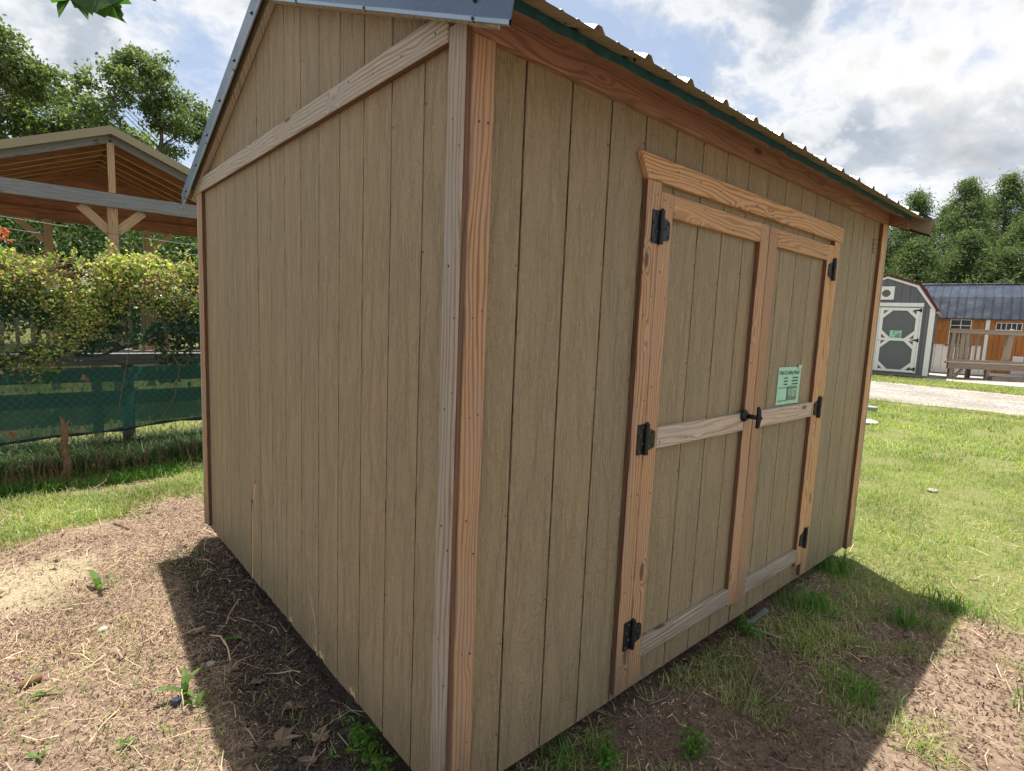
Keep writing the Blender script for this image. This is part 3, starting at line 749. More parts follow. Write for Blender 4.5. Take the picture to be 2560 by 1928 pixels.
def octdoor(x0, x1, sx, lab):
    d = board('door', x0, x1, -.008, -.002, .535, 2.43, 'grey_siding', barn, 2, 0, label=lab)
    mx_ = (x0+x1)/2; hw = (x1-x0)/2-.09; ch = .23
    for z0, z1 in ((.60, 1.455), (1.53, 2.345)):
        oc = [(mx_-hw+ch, z0), (mx_+hw-ch, z0), (mx_+hw, z0+ch), (mx_+hw, z1-ch), (mx_+hw-ch, z1), (mx_-hw+ch, z1), (mx_-hw, z1-ch), (mx_-hw, z0+ch)]
        # corner braces
        for cxx, czz, sx_, sz_ in ((mx_-hw, z0, 1, 1), (mx_+hw, z0, -1, 1), (mx_+hw, z1, -1, -1), (mx_-hw, z1, 1, -1)):
            w_ = .115
            p = [(cxx, czz+sz_*ch), (cxx, czz+sz_*(ch-w_)), (cxx+sx_*(ch-w_), czz), (cxx+sx_*ch, czz)]
            MB().prism(p, 1, -.028, -.009).build('brace', 'white_paint', d)
    for xx in (x0, x1-.09): board('stile', xx, xx+.09, -.030, -.009, .535, 2.43, 'white_paint', d, 2, 0)
    for z0, z1 in ((.535, .60), (1.455, 1.53), (2.345, 2.43)): board('rail', x0+.091, x1-.091, -.030, -.009, z0, z1, 'white_paint', d, 0, 0)
    for z in (.64, 1.49, 2.36):
        xe = x1 if sx > 0 else x0; f = lambda a: xe-sx*a
        mm = MB(); mm.box(min(f(-.035), f(.01)), max(f(-.035), f(.01)), -.037, -.0305, z-.055, z+.055)
        mm.prism([(f(.01), z-.03), (f(.16), z-.008), (f(.16), z+.008), (f(.01), z+.03)], 1, -.037, -.0305); mm.build('hinge', 'black_iron', d)
    return d
d1 = octdoor(-1.315, -.335, 1, 'right door leaf with three black hinges'); octdoor(-2.12, -1.322, -1, 'left door leaf')
MB().tube([(-1.285, -.031, 1.45), (-1.285, -.05, 1.45)], [.02, .018], 10).build('knob', 'aluminium', d1)
wv = thing  # (gable window vent)
wnd = board('gable_window', -1.42, -1.02, -.006, -.002, 2.66, 3.05, 'grey_siding', barn, 0, 0)
for args in ((-1.42, -1.02, 2.95, 3.05), (-1.42, -1.02, 2.66, 2.74), (-1.42, -1.33, 2.74, 2.95), (-1.11, -1.02, 2.74, 2.95)):
    board('window_frame', args[0], args[1], -.024, -.007, args[2], args[3], 'white_paint', wnd, None, 0)
for sx_, cxx in ((1, -1.33), (-1, -1.11)):
    for sz_, czz in ((1, 2.74), (-1, 2.95)):
        MB().prism([(cxx, czz), (cxx+sx_*.07, czz), (cxx, czz+sz_*.07)], 1, -.024, -.007).build('window_corner', 'white_paint', wnd)
board('skid', -2.4, -.04, .02, .12, .42, .498, 'deck_timber', barn)
for x in (-.85, -1.7): board('foot_block', x-.07, x+.07, .0, .25, .30, .42, 'deck_timber', barn, None, 0)
board('skid', -2.4, -.04, 2.2, 2.35, .36, .498, 'deck_timber', barn)
T = Matrix.Translation((18.72, 2.80, 0)) @ Matrix.Rotation(BA, 4, 'Z')
p = T @ Vector((-.87, -.028, 1.645))
flyer(tuple(p), BA, .29, .215, '8x12 Barn', '$118', 'small teal price flyer on door of grey barn-style shed')

# ------------------------------------------------------------------ CABIN
cabin = thing('cabin_shed', 'long white cabin shed with orange shutters and dark gambrel metal roof', 'cabin', (22.48, 3.48, 0), BA)
board('wall', -1.6, 8.4, .01, 2.95, .42, 2.30, 'dark_gap', cabin, 0, 0)
a = -1.6
while a < 1.30:
    board('siding_board', a+.004, min(a+.199, 1.34), .0, .009, .43, 2.29, 'cream_siding', cabin, 2, 0); a += .2032
board('base_trim', -1.6, 8.4, -.02, -.001, .42, .52, 'white_paint', cabin, 0, 0)
board('top_trim', -1.6, 1.25, -.018, -.001, 2.24, 2.30, 'white_paint', cabin, 0, 0)
board('corner_post', 1.257, 1.362, -.06, -.001, .43, 2.27, 'white_paint', cabin, 2)
a = 1.365; k = 0
while a < 8.3:
    board('stained_plank', a, a+.135, -.012-.004*(k % 2), .009, (1.12 if 2.0 < a < 2.5 else .52), 2.29, 'stained_timber', cabin, 2, .002); a += .141; k += 1
board('lower_panel', 2.03, 2.52, -.015, .009, .53, 1.11, 'cream_siding', cabin, 2)
board('stained_beam', 1.365, 8.3, -.045, -.018, 2.18, 2.29, 'stained_timber', cabin)
w = board('window', .345, .905, -.005, .0, 1.39, 2.225, 'window_glass', cabin, 2, 0)
for x in (.345, .615, .880): board('mullion', x, x+.022, -.03, -.006, 1.39, 2.225, 'cream_siding', w, 2, 0)
for z in (1.39, 1.60, 1.80, 1.835, 2.02, 2.205): board('mullion', .345, .902, -.028, -.006, z, z+.02, 'cream_siding', w, 0, 0)
for x0, x1, z0, z1 in ((.275, .343, 1.335, 2.24), (.907, .955, 1.335, 2.24), (.275, .955, 1.335, 1.388)):
    board('window_trim', x0, x1, -.03, -.0015, z0, z1, 'stained_timber', w, None, 0)
for x0, x1 in ((-.03, .268), (.957, 1.25)):
    sh = board('shutter', x0, x1, -.03, -.0015, 1.385, 2.225, 'stained_timber', cabin, 2)
    for z0, z1 in ((1.43, 1.80), (1.85, 2.18)):
        for xx in ((x0+.04, (x0+x1)/2-.015), ((x0+x1)/2+.015, x1-.04)):
            MB().box(xx[0], xx[1], -.040, -.031, z0, z1, axis=2).build('shutter_panel', 'stained_timber', sh, .008)
w = board('door_window', 1.51, 2.155, -.022, -.017, 1.925, 2.15, 'window_glass', cabin, 0, 0)
for k in range(6):
    x = 1.51+.1246*k; board('mullion', x, x+.018, -.042, -.0225, 1.925, 2.15, 'cream_siding', w, 2, 0)
for z in (1.915, 2.14): board('mullion', 1.51, 2.155, -.042, -.0225, z, z+.018, 'cream_siding', w, 0, 0)
ro = [(-.10, 2.27), (.42, 2.99), (1.50, 3.50), (2.58, 2.99), (3.1, 2.27)]
for k in range(4):
    a, b = ro[k], ro[k+1]
    MB().prism([a, b, (b[0], b[1]-.03), (a[0], a[1]-.03)], 0, -1.7, 8.5, axis=0).build('roof_slope', 'charcoal_metal', cabin)
    if k < 2:
        d = Vector((b[0]-a[0], b[1]-a[1])); nn = Vector((-d.y, d.x)).normalized()*.024
        q = MB(); x = -1.6
        while x < 8.4:
            q.solid([(x-.025, a[0], a[1]), (x+.025, a[0], a[1]), (x+.01, a[0]+nn.x, a[1]+nn.y), (x-.01, a[0]+nn.x, a[1]+nn.y),
                     (x-.025, b[0], b[1]), (x+.025, b[0], b[1]), (x+.01, b[0]+nn.x, b[1]+nn.y), (x-.01, b[0]+nn.x, b[1]+nn.y)],
                    [(0, 1, 2, 3), (7, 6, 5, 4), (0, 4, 5, 1), (1, 5, 6, 2), (2, 6, 7, 3), (3, 7, 4, 0)], 1); x += .2286
        q.build('roof_rib', 'charcoal_metal', cabin)
board('ridge_cap', -1.7, 8.5, 1.42, 1.58, 3.475, 3.52, 'charcoal_metal', cabin, 0, .01)
for x0 in (-1.6, 8.39):
    MB().prism([(.0, 2.3), (.42, 2.95), (1.5, 3.46), (2.58, 2.95), (3.0, 2.3)], 0, x0, x0+.02, axis=2).build('gable_wall', 'cream_siding', cabin)
for x in (-.3, .9, 2.1, 3.3, 4.5): board('foot_block', x-.1, x+.1, .05, .35, .33, .418, 'concrete', cabin, None, 0)
pad = board('concrete_pad', 0, 10, 0, 6.0, .28, .395, 'concrete', None, 0, .01)
pad.location = (17.62, 4.5, 0); pad.rotation_euler = (0, 0, BA); pad['kind'] = 'structure'
pad.location = (18.25, 4.6, -.0)

# ------------------------------------------------------------------ DECK with rail
deck = thing('deck_platform', 'weathered raised timber deck section with railing and rough planks', 'deck', (19.69, 2.47, 0), math.atan2(-.6613, .7501))
D = lambda nm, *a, **k: board(nm, *a, 'deck_timber', deck, **k)
D('top_rail', -.13, 3.2, -.02, .12, 1.845, 1.882); D('top_rail', -.12, 3.2, -.018, .02, 1.757, 1.843)
D('bottom_rail', -.11, 3.2, -.02, .02, .905, .985); D('beam', -.09, 3.3, -.03, .03, .705, .850); D('beam', .56, 3.3, .80, .86, .70, .85)
for k in range(6): D('deck_board', -.10+.118*k, 3.3, -.03+.15*k, .11+.15*k, .853, .893)
tl = lambda ang, x, z: Matrix.Translation((x, 0, z)) @ Matrix.Rotation(R(ang), 4, 'Y') @ Matrix.Translation((-x, 0, -z))
D('post', -.07, .045, .0, .09, .986, 1.756, T=tl(1.5, 0, 1))
D('baluster', .13, .20, .03, .07, .986, 1.756); D('baluster', .24, .375, .03, .07, .986, 1.756); D('baluster', .41, .52, .03, .075, .986, 1.756, T=tl(-2, .45, 1))
for x in (.98, 1.16, 1.34, 1.52): D('baluster', x, x+.04, .78, .82, .90, 1.75)
D('leaning_plank', 1.56, 1.76, .03, .08, .93, 1.80, T=tl(3, 1.6, 1)); D('leaning_plank', 1.50, 1.54, -.0, .03, .93, 1.77, T=tl(8, 1.5, 1))
for x in (2.2, 2.5, 2.9): D('baluster', x, x+.09, .03, .07, .986, 1.756)
D('top_rail', .66, 3.2, .78, .84, 1.75, 1.80)
for x, y in ((.0, .0), (.62, .75), (1.1, .0), (1.1, .7), (2.3, 0.), (3.0, .0)): D('leg', x, x+.11, y, y+.09, .36, .704)
D('brace', .11, .17, .0, .06, .37, .80, T=tl(40, .12, .4))
lum = board('timber_stack', 1.2, 3.6, .1, .4, .40, .50, 'deck_timber', None, 0)
lum.location = (19.5, 2.3, -.0); lum.rotation_euler = (0, 0, math.atan2(-.6613, .7501)); tag(lum, 'long weathered timber lying under raised deck', 'timber')
p = Matrix.Translation((19.69, 2.47, 0)) @ Matrix.Rotation(math.atan2(-.6613, .7501), 4, 'Z')
cup = MB().tube([(0, 0, 0), (0, 0, .02), (0, 0, .05)], [.03, .05, .045], 10).build('bowl', 'white_plastic'); cup.location = p @ Vector((1.72, .05, 1.883)); tag(cup, 'small white bowl sitting on the deck rail', 'bowl')

# ------------------------------------------------------------------ PAVILION
pav = thing('wooden_pavilion', 'open gable-roofed timber pavilion behind the vine fence', 'pavilion', (.165, 9.45, -.12))
oz = .12
def P(nm, x0, x1, y0, y1, z0, z1, mat, **k): return board(nm, x0, x1, y0, y1, z0+oz, z1+oz, mat, pav, **k)
HW = 2.15
P('tie_beam', -HW, HW, 0, .045, 3.065, 3.275, 'grey_timber'); P('tie_beam', -HW, HW, 2.15, 2.2, 2.985, 3.18, 'pavilion_sheathing')
P('king_post', -.045, .045, -.01, .04, 3.277, 4.02, 'pavilion_timber', axis=2)
for x in (-.065, -HW+.05, HW-.15): P('post', x, x+.13, .05, .16, .0, 3.27, 'pavilion_timber', axis=2)
for x in (-.79, .67, -HW+.05, HW-.15): P('post', x, x+.12, 2.04, 2.145, .0, 3.0, 'pavilion_timber', axis=2)
def strut(nm, p, q, w, t, mat):
    p, q = Vector(p), Vector(q); d = q-p; Ln = d.length
    x = d.normalized(); y = Vector((0, 1, 0)); z = x.cross(y).normalized(); y = z.cross(x)
    Mx = Matrix((x, y, z)).transposed().to_4x4(); Mx.translation = p+Vector((0, 0, oz))
    return MB().box(0, Ln, -t/2, t/2, -w/2, w/2, 0, Mx).build(nm, mat, pav, .002)
for sx_ in (-1, 1):
    strut('brace', (sx_*.05, .10, 2.70), (sx_*.40, .10, 3.05), .13, .04, 'pavilion_timber')
    x = -.73 if sx_ < 0 else .73
    strut('brace', (x+sx_*.05, 2.09, 2.62), (x+sx_*.42, 2.09, 2.97), .09, .04, 'pavilion_timber')
    for y, mt in ((.02, 'grey_timber'), (.5, 'pavilion_sheathing'), (.95, 'pavilion_sheathing'), (1.4, 'pavilion_sheathing'), (1.8, 'pavilion_sheathing'), (2.17, 'pavilion_sheathing')):
        if y > .1: strut('rafter_lit_edge_strip', (0, y, 4.02), (sx_*(HW+.15), y, 4.02-.4*(HW+.15)), .009, .040, 'pavilion_timber')  # paler strip: the lit lower edge of each rafter, put into the colour
        strut('rafter', (0, y, 4.085), (sx_*(HW+.15), y, 4.085-.4*(HW+.15)), .105, .04, mt)
    # sheathing boards, ribbed metal over
    for k in range(7):
        a0, a1 = .02+k*.33, .02+k*.33+.32
        v = [(sx_*a0, -.06, 4.165-.4*a0), (sx_*a1, -.06, 4.165-.4*a1), (sx_*a1, 2.35, 4.165-.4*a1), (sx_*a0, 2.35, 4.165-.4*a0)]
        v = [(a, b, c_+oz) for a, b, c_ in v]+[(a, b, c_+oz+.02) for a, b, c_ in v]
        MB().solid(v, [(0, 1, 2, 3), (4, 5, 6, 7), (0, 1, 5, 4), (1, 2, 6, 5), (2, 3, 7, 6), (3, 0, 4, 7)], 1).build('sheathing_board', 'pavilion_sheathing', pav)
    for k in range(4):
        q = .35+.55*k; strut('purlin', (sx_*q, .10, 4.06-.4*q), (sx_*q, 2.2, 4.06-.4*q), .05, .04, 'pavilion_timber') if False else None
    a1 = HW+.28
    v = [(0, -.14, 4.21), (sx_*a1, -.14, 4.21-.4*a1), (sx_*a1, 2.45, 4.21-.4*a1), (0, 2.45, 4.21)]
    v = [(a, b, c_+oz) for a, b, c_ in v]; v2 = [(a, b, c_+.035) for a, b, c_ in v]
    MB().solid(v+v2, [(0, 1, 2, 3), (4, 5, 6, 7), (0, 1, 5, 4), (1, 2, 6, 5), (2, 3, 7, 6), (3, 0, 4, 7)], 1).build('roof_slope', 'pavilion_roof' if 'pavilion_roof' in MATS else 'roof_backing', pav)
    v = [(0, -.145, 4.12), (sx_*a1, -.145, 4.12-.4*a1), (sx_*a1, -.145, 4.24-.4*a1), (0, -.145, 4.24)]
    v = [(a, b, c_+oz) for a, b, c_ in v]; v2 = [(a, b-.01, c_) for a, b, c_ in v]
    MB().solid(v+v2, [(0, 1, 2, 3), (4, 5, 6, 7), (0, 1, 5, 4), (1, 2, 6, 5), (2, 3, 7, 6), (3, 0, 4, 7)], 0).build('rake_flashing', 'tan_flash' if 'tan_flash' in MATS else 'roof_backing', pav)
P('side_beam', -HW, -HW+.09, .05, 2.15, 3.07, 3.25, 'pavilion_sheathing'); P('side_beam', HW-.09, HW, .05, 2.15, 3.07, 3.25, 'pavilion_sheathing')
# gable end sheathing at the back
for k in range(5):
    z0 = 3.185+.19*k; z1 = z0+.187; a_, b_ = (4.14-z0)/.4, max(.02, (4.14-z1)/.4)
    MB().prism([(-a_, z0+oz), (a_, z0+oz), (b_, z1+oz), (-b_, z1+oz)], 1, 2.21, 2.23, axis=0).build('sheathing_board', 'pavilion_sheathing', pav)

# ------------------------------------------------------------------ CHAIN LINK FENCE
def fy(x): return 5.6+.1*(x+1.19)
fence = thing('chain_link_fence', 'chain-link fence with steel top rail overgrown by vines', 'fence', (0, 5.72, -.12))
f0 = lambda x, dy, z: (x, fy(x)-5.72+dy, z+.12)
MB().tube([f0(-4.2, 0, 1.655), f0(-1, 0, 1.662), f0(1, 0, 1.685), f0(4, 0, 1.70)], .021, 10).build('top_rail', 'galvanised', fence, smooth=True)
for x in (-3.6, -1.75, 1.25, 3.6): MB().tube([f0(x, .03, -.12), f0(x, .03, 1.66)], .03, 10).build('post', 'galvanised', fence, smooth=True)
# woven wire: zigzag strips
m = MB(); st = .055; w_ = .0012
Vw = []; Fw = []
def wirequad(p, q):
    p = Vector(p); q = Vector(q); d = (q-p).normalized(); n = Vector((-d.z, 0, d.x))*w_
    i = len(Vw); Vw.extend([tuple(p-n), tuple(q-n), tuple(q+n), tuple(p+n)]); Fw.extend([(i, i+1, i+2), (i, i+2, i+3)])
    i = len(Vw); n = Vector((0, w_, 0)); Vw.extend([tuple(p-n), tuple(q-n), tuple(q+n), tuple(p+n)]); Fw.extend([(i, i+1, i+2), (i, i+2, i+3)])
x = -3.2
while x < 1.9:
    for sg in (-1, 1):
        z = -.05; xx = x
        q = (x+sg*1.7, 1.65)
        wirequad(f0(x, -.03, z), f0(q[0], -.03, q[1]))
    x += st*1.35
tris('mesh_wire', np.array(Vw), np.array(Fw), 'wire', fence, kind='stuff')
for k, dz_ in enumerate((2.95, 2.72, 2.5)):
    pass
# shade cloth hung on the fence
def cloth(name, x0, x1, zt, zb, dy, mat, lab, hem=True):
    o = thing(name, lab, 'shade cloth', (0, 5.72, -.12))
    nx_, nz_ = 60, 14; V_ = []
    for i in range(nx_+1):
        x = x0+(x1-x0)*i/nx_; t_, b_ = zt(x), zb(x)
        for j in range(nz_+1):
            z = b_+(t_-b_)*j/nz_
            V_.append(f0(x, dy+.02*math.sin(x*5+z*3)+.012*math.sin(x*13-z*4), z))
    m = MB()
    for i in range(nx_):
        for j in range(nz_):
            a = i*(nz_+1)+j; m.face([V_[a], V_[a+nz_+1], V_[a+nz_+2], V_[a+1]], [(0, 0)]*4)
    m.build('cloth', mat, o, smooth=True)
    if hem:
        mm = MB(); mm.tube([Vector(V_[i*(nz_+1)])+Vector((0, -.01, .0)) for i in range(0, nx_+1, 2)], [.014+.009*math.sin(i*1.7)+.004*math.sin(i*4.1) for i in range(0, nx_+1, 2)], 6); mm.build('hem', 'cloth_hem', o, smooth=True)
    return o
cloth('shade_cloth', -3.4, 2.2, lambda x: .93+.02*math.sin(x*2), lambda x: .23+.045*(x+1.1)+.008*math.sin(x*6), .05, 'shade_cloth', 'dark green shade cloth hung along the lower fence')
cloth('shade_cloth', -3.4, 2.2, lambda x: 1.63, lambda x: 1.10+.14*math.sin(x*1.9+.9)+.07*math.sin(x*5)+.03*math.sin(x*17), .035, 'shade_cloth_thin', 'torn thin green shade cloth drooping below the top rail')
# barbed strands above
for k in range(3):
    o = MB().tube([(-4, 9.0, 2.75-.15*k+.1), (0, 9.0, 2.62-.15*k), (3, 9.0, 2.50-.15*k)], .005, 4).build('overhead_cable', 'wire')
    tag(o, 'thin cable strung behind the fence, %s of three' % ('highest', 'middle', 'lowest')[k], 'cable', 'cables strung behind the fence')
# picket rail and raised bed boards behind fence
rail = thing('picket_railing', 'weathered picket railing on the far side of the chain-link fence', 'railing', (0, 7.2, -.12))
for k in range(44):
    x = -3.6+.135*k; board('picket', x, x+.04, 0, .03, 1.12, 1.72, 'deck_timber', rail, 2, .001)
board('bottom_rail', -3.7, 2.4, -.02, .05, 1.06, 1.119, 'deck_timber', rail); board('top_rail', -3.7, 2.4, -.02, .05, 1.721, 1.76, 'deck_timber', rail)
for x in (-2.6, -.35, 1.2): board('post', x, x+.1, .05, .15, 0, 1.8, 'deck_timber', rail, 2)
for (y, z0, z1, h) in ((6.5, .88, 1.01, 0), (6.48, .69, .845, 0), (6.46, .42, .57, 0)):
    b = board('timber_plank', -3.6, 2.2, 0, .14, z0, z1, 'grey_timber', None)
    b.location = (0, y, 0); tag(b, {.88: 'top pale timber plank behind the shade cloth', .69: 'middle grey timber plank behind the shade cloth', .42: 'lowest timber plank behind the shade cloth'}[z0], 'plank', 'planks stacked behind the fence')
for x in (-2.4, -.05, 1.6):
    b = board('plank_post', -.06, .06, .15, .27, -.15, 1.05, 'grey_timber', None, 2); b.location = (x, 6.5, 0)
    tag(b, {-2.4: 'grey post carrying timber planks behind the fence, leftmost', -.05: 'grey post carrying timber planks, seen through green cloth mid-fence', 1.6: 'grey post carrying timber planks, hidden side by the tan shed'}[x], 'post', 'posts carrying the planks')

# ------------------------------------------------------------------ foliage helpers
def leafcloud(C_, size, flat=0.0, asp=.6, fold=.25):
    """rhombic folded leaves at centres C_"""
    n = len(C_); a = rng.normal(size=(n, 3)); a /= np.linalg.norm(a, axis=1)[:, None]
    b = rng.normal(size=(n, 3)); b -= (b*a).sum(1)[:, None]*a; b /= np.linalg.norm(b, axis=1)[:, None]
    if flat: a[:, 2] *= (1-flat); b[:, 2] *= (1-flat)
    c_ = np.cross(a, b)
    s_ = (size*(.6+.8*rng.random(n)))[:, None]
    V_ = np.stack([C_-a*s_*.5, C_+b*s_*asp*.5+c_*s_*fold*.3, C_+a*s_*.5, C_-b*s_*asp*.5+c_*s_*fold*.3], 1).reshape(-1, 3)
    i = np.arange(n)*4; F_ = np.concatenate([np.stack([i, i+1, i+2], -1), np.stack([i, i+2, i+3], -1)])
    return V_, F_
def tree(name, label, loc, h, lobes, nbr, per, leaf, trunkr, mat='broadleaf', clump=.55, group=None, lean=(0, 0), base=.3, cat='tree'):
    """lobes: list of (x,y,z,rx,ry,rz,weight) in tree-local metres"""
    t = thing(name, label, cat, loc, 0, group)
    wts = np.array([l[6] for l in lobes], float); wts /= wts.sum()
    tips = []
    for k in range(nbr):
        l = lobes[rng.choice(len(lobes), p=wts)]
        d = rng.normal(size=3); d /= np.linalg.norm(d); r_ = rng.random()**.33*.95
        if d[2] < -.3: d[2] *= .5
        tips.append(np.array(l[:3])+d*np.array(l[3:6])*r_)
    tips = np.array(tips)
    m = MB(); top = max(tips[:, 2]); n = 7
    tp = [Vector((lean[0]*(k/n)+.12*math.sin(k*1.3), lean[1]*(k/n)+.1*math.cos(k*1.7), h*.86*k/n-.2)) for k in range(n+1)]
    m.tube(tp, [trunkr*(1.15-k/n)+.012 for k in range(n+1)], 8)
    for k, q in enumerate(tips):
        if k % 4 and nbr > 60: continue
        q = Vector(q); f = max(base, min(.9, (q.z-math.hypot(q.x-lean[0]*.5, q.y)*.75)/(h*.86)))
        p0 = Vector((lean[0]*f, lean[1]*f, h*.86*f)); mid = p0.lerp(q, .5)+Vector((0, 0, .06*(q-p0).length))
        r0 = trunkr*(1.1-f)*.38
        m.tube([p0, mid, q], [r0, r0*.6, .01], 4)
    m.build('trunk', 'bark', t, smooth=True)
    C_ = np.repeat(tips, per, 0)+rng.normal(size=(nbr*per, 3))*clump*np.array([.55, .55, .42])
    V_, F_ = leafcloud(C_, leaf)
    tris('crown', V_, F_, mat, t)
    return t

# left broadleaf trees
tree('broadleaf_tree', 'tall broadleaf tree rising right behind the pavilion ridge', (3.3, 26.0, 0), 11.6,
     [(-.6, 0, 10.0, 1.5, 1.3, 1.5, 2.2), (.9, 0, 9.2, 1.4, 1.3, 1.5, 2.0), (-1.9, 0, 8.2, 1.3, 1.2, 1.4, 1.6), (.2, 0, 7.2, 1.9, 1.4, 1.2, 1.4), (-.9, 0, 11.2, .5, .5, .9, .5), (.2, 0, 10.9, .5, .5, .8, .4), (1.9, 0, 8.7, .9, .8, .9, .8), (-2.2, 0, 9.9, .4, .4, .7, .25)], 230, 85, .13, .20, clump=.30, lean=(.2, 0), group='broadleaf trees behind the pavilion')
tree('broadleaf_tree', 'tall spreading broadleaf tree at the left edge behind the pavilion', (-2.7, 24.0, 0), 12.4,
     [(-.3, 0, 11.0, 1.4, 1.4, 1.4, 1.6), (.3, 0, 9.2, 2.0, 1.6, 1.3, 2), (2.3, 0, 8.7, 1.0, .9, .8, 1.2), (1.3, 0, 9.6, 1.0, .9, .7, .9), (-1.8, 0, 8.6, 1.6, 1.5, 1.6, 1)], 220, 85, .13, .22, clump=.30, lean=(.3, 0), group='broadleaf trees behind the pavilion')
tree('broadleaf_tree', 'sparse young broadleaf tree half hidden by the tan shed rake', (6.3, 24.0, 0), 9.0,
     [(-.2, 0, 7.3, 1.2, 1.1, 1.0, 1), (-.5, 0, 5.6, 1.5, 1.2, 1.0, 1)], 60, 110, .15, .11, clump=.45, group='broadleaf trees behind the pavilion')
for k, (x, y, h) in enumerate([(-5.0, 27, 10.2), (-2.2, 28, 10.6), (.4, 27.5, 10.3), (2.4, 29, 9.4), (5.4, 30, 8.0), (9.2, 31, 8.2)]):
    tree('thicket_tree', 'low dense tree in the thicket behind the pavilion, %s from the left' % ('first', 'second', 'third', 'fourth', 'fifth', 'sixth')[k], (x, y, 0), h,
         [(0, 0, h*.80, 1.9, 1.6, h*.17, 1), (.6, 0, h*.5, 2.2, 1.8, h*.25, 1)], 95, 110, .18, .14, mat='broadleaf', clump=.6, group='thicket trees behind the pavilion')
for k, (x, y, h) in enumerate([(-5.2, 19, 4.8), (-2.8, 18, 4.6), (-.8, 18.5, 4.9), (1.4, 18.6, 4.6), (3.4, 19.5, 4.9), (5.8, 21, 4.8)]):
    tree('dark_shrub', 'dark bushy shrub seen under the pavilion roof, %s from the left' % ('first', 'second', 'third', 'fourth', 'fifth', 'sixth')[k], (x, y, 0), h,
         [(0, 0, h*.66, 1.5, 1.3, h*.32, 1), (0, 0, h*.3, 1.6, 1.3, h*.3, 1)], 80, 120, .13, .09, mat='understory', clump=.55, group='dark shrubs beyond the pavilion', cat='shrub')

# pines at the right
def pine(label, loc, h, r, cb=.15):
    t = thing('pine_tree', label, 'tree', loc, 0, 'pine trees behind the cabin')
    m = MB(); m.tube([(0, 0, -.3), (.1, 0, h*.5), (0, .1, h*.97)], [.26, .17, .02], 7)
    pts = []; nb = 130
    for k in range(nb):
        f = cb+(1-cb)*(k/nb); z = h*f; q_ = (f-cb)/(1-cb); env = r*min(1, (1-q_)*1.75)**.85*(.62+.5*rng.random())
        a = rng.random()*6.283; tip = np.array([math.cos(a)*env, math.sin(a)*env, z+env*.25+.2])
        if k % 2 == 0: m.tube([(0, 0, z), tuple(tip*np.array([.5, .5, 1])+np.array([0, 0, -env*.08])), tuple(tip)], [.05, .03, .01], 4)
        for s_ in np.linspace(.45, 1, 4):
            pts.append(np.array([0, 0, z])*(1-s_)+tip*s_+rng.normal(size=3)*.12)
    pts.append(np.array([0, 0, h]))
    m.build('trunk', 'bark', t, smooth=True)
    P_ = np.array(pts); per = 36
    C_ = np.repeat(P_, per, 0)+rng.normal(size=(len(P_)*per, 3))*np.array([.30, .30, .22])
    V_, F_ = leafcloud(C_, .24, asp=.26)
    tris('crown', V_, F_, 'pine_needle', t); return t
def latdep(lat, dep): return (-.953+lat*.7501+dep*.6613, -1.325-lat*.6613+dep*.7501, .35)
PL = [(28.5, 46, 10.5, 2.8), (31.8, 46, 12.4, 3.0), (35.0, 45, 13.3, 3.0), (38.2, 45, 13.8, 3.2), (41.8, 45, 15.0, 3.4), (45.5, 46, 15.6, 3.4), (49.5, 47, 15.5, 3.4),
      (29.5, 42, 8.0, 2.6), (32.6, 41, 8.6, 2.7), (36.2, 41, 9.3, 2.8), (39.5, 41, 9.4, 2.9), (43.0, 41, 10, 3.0), (24.8, 45, 10, 2.8), (21.5, 45, 9.6, 2.8), (46.5, 42, 10.2, 3.), (33.4, 49, 11.4, 3.4), (36.7, 49, 12.2, 3.4), (40.0, 49, 13.0, 3.6), (44.0, 49, 15.0, 3.8), (30.2, 49, 10.4, 3.), (34.3, 39.5, 7.2, 2.3), (38.0, 39.5, 7.6, 2.4)]
od = ('first', 'second', 'third', 'fourth', 'fifth', 'sixth', 'seventh', 'eighth')
for k, (lt, dp, h, r) in enumerate(PL):
    row = 0 if k < 7 else (1 if k < 15 else (2 if k < 20 else 3))
    pine('%s pine of the %s row behind the cabin roof, counted from the left' % (od[k-(0, 7, 15, 20)[row]].capitalize(), ('tall second', 'low front', 'tallest rear', 'nearest lowest')[row]), latdep(lt, dp), h, r)

# ------------------------------------------------------------------ vines over fence
def vinecloud(n, fx, fz, fdy, size, mat, name, lab, thr=.36):
    C_ = np.stack([fx(n), np.zeros(n), np.zeros(n)], 1)
    C_[:, 2] = fz(C_[:, 0], n); C_[:, 1] = fy(C_[:, 0])+fdy(n)
    C_ = C_[fbm(C_[:, 0]+2, C_[:, 2]*1.3+C_[:, 1], 3.4) > thr+.12*rng.random(len(C_))]
    V_, F_ = leafcloud(C_, size*(.6+.9*rng.random(len(C_))), asp=.75); o = tris(name, V_, F_, mat, kind='stuff'); o['label'] = lab; return o
def clumpx(n): return rng.uniform(-3.3, 2.3, n)
def ztop(x): return 2.0+.03*np.sin(x*2.3+1)+.035*np.sin(x*7.7)+.03*np.sin(x*17)+.07*np.exp(-((x+.12)/.22)**2)+.06*np.exp(-((x+1.15)/.2)**2)
vinecloud(30000, clumpx, lambda x, n: ztop(x)-np.abs(rng.normal(size=n))*(.11+.10*fbm(x+9, x*0, 2.2))+.06*(rng.random(n)**6), lambda n: rng.normal(size=n)*.17-.02, .034, 'vine_leaf', 'vine_leaves', 'yellow-green vine leaves heaped along the fence top')
vinecloud(9000, clumpx, lambda x, n: 1.62+rng.random(n)*(ztop(x)-1.68), lambda n: rng.normal(size=n)*.12+.05, .04, 'vine_dark', 'vine_leaves', 'shaded inner vine leaves on the fence top')
CC = []
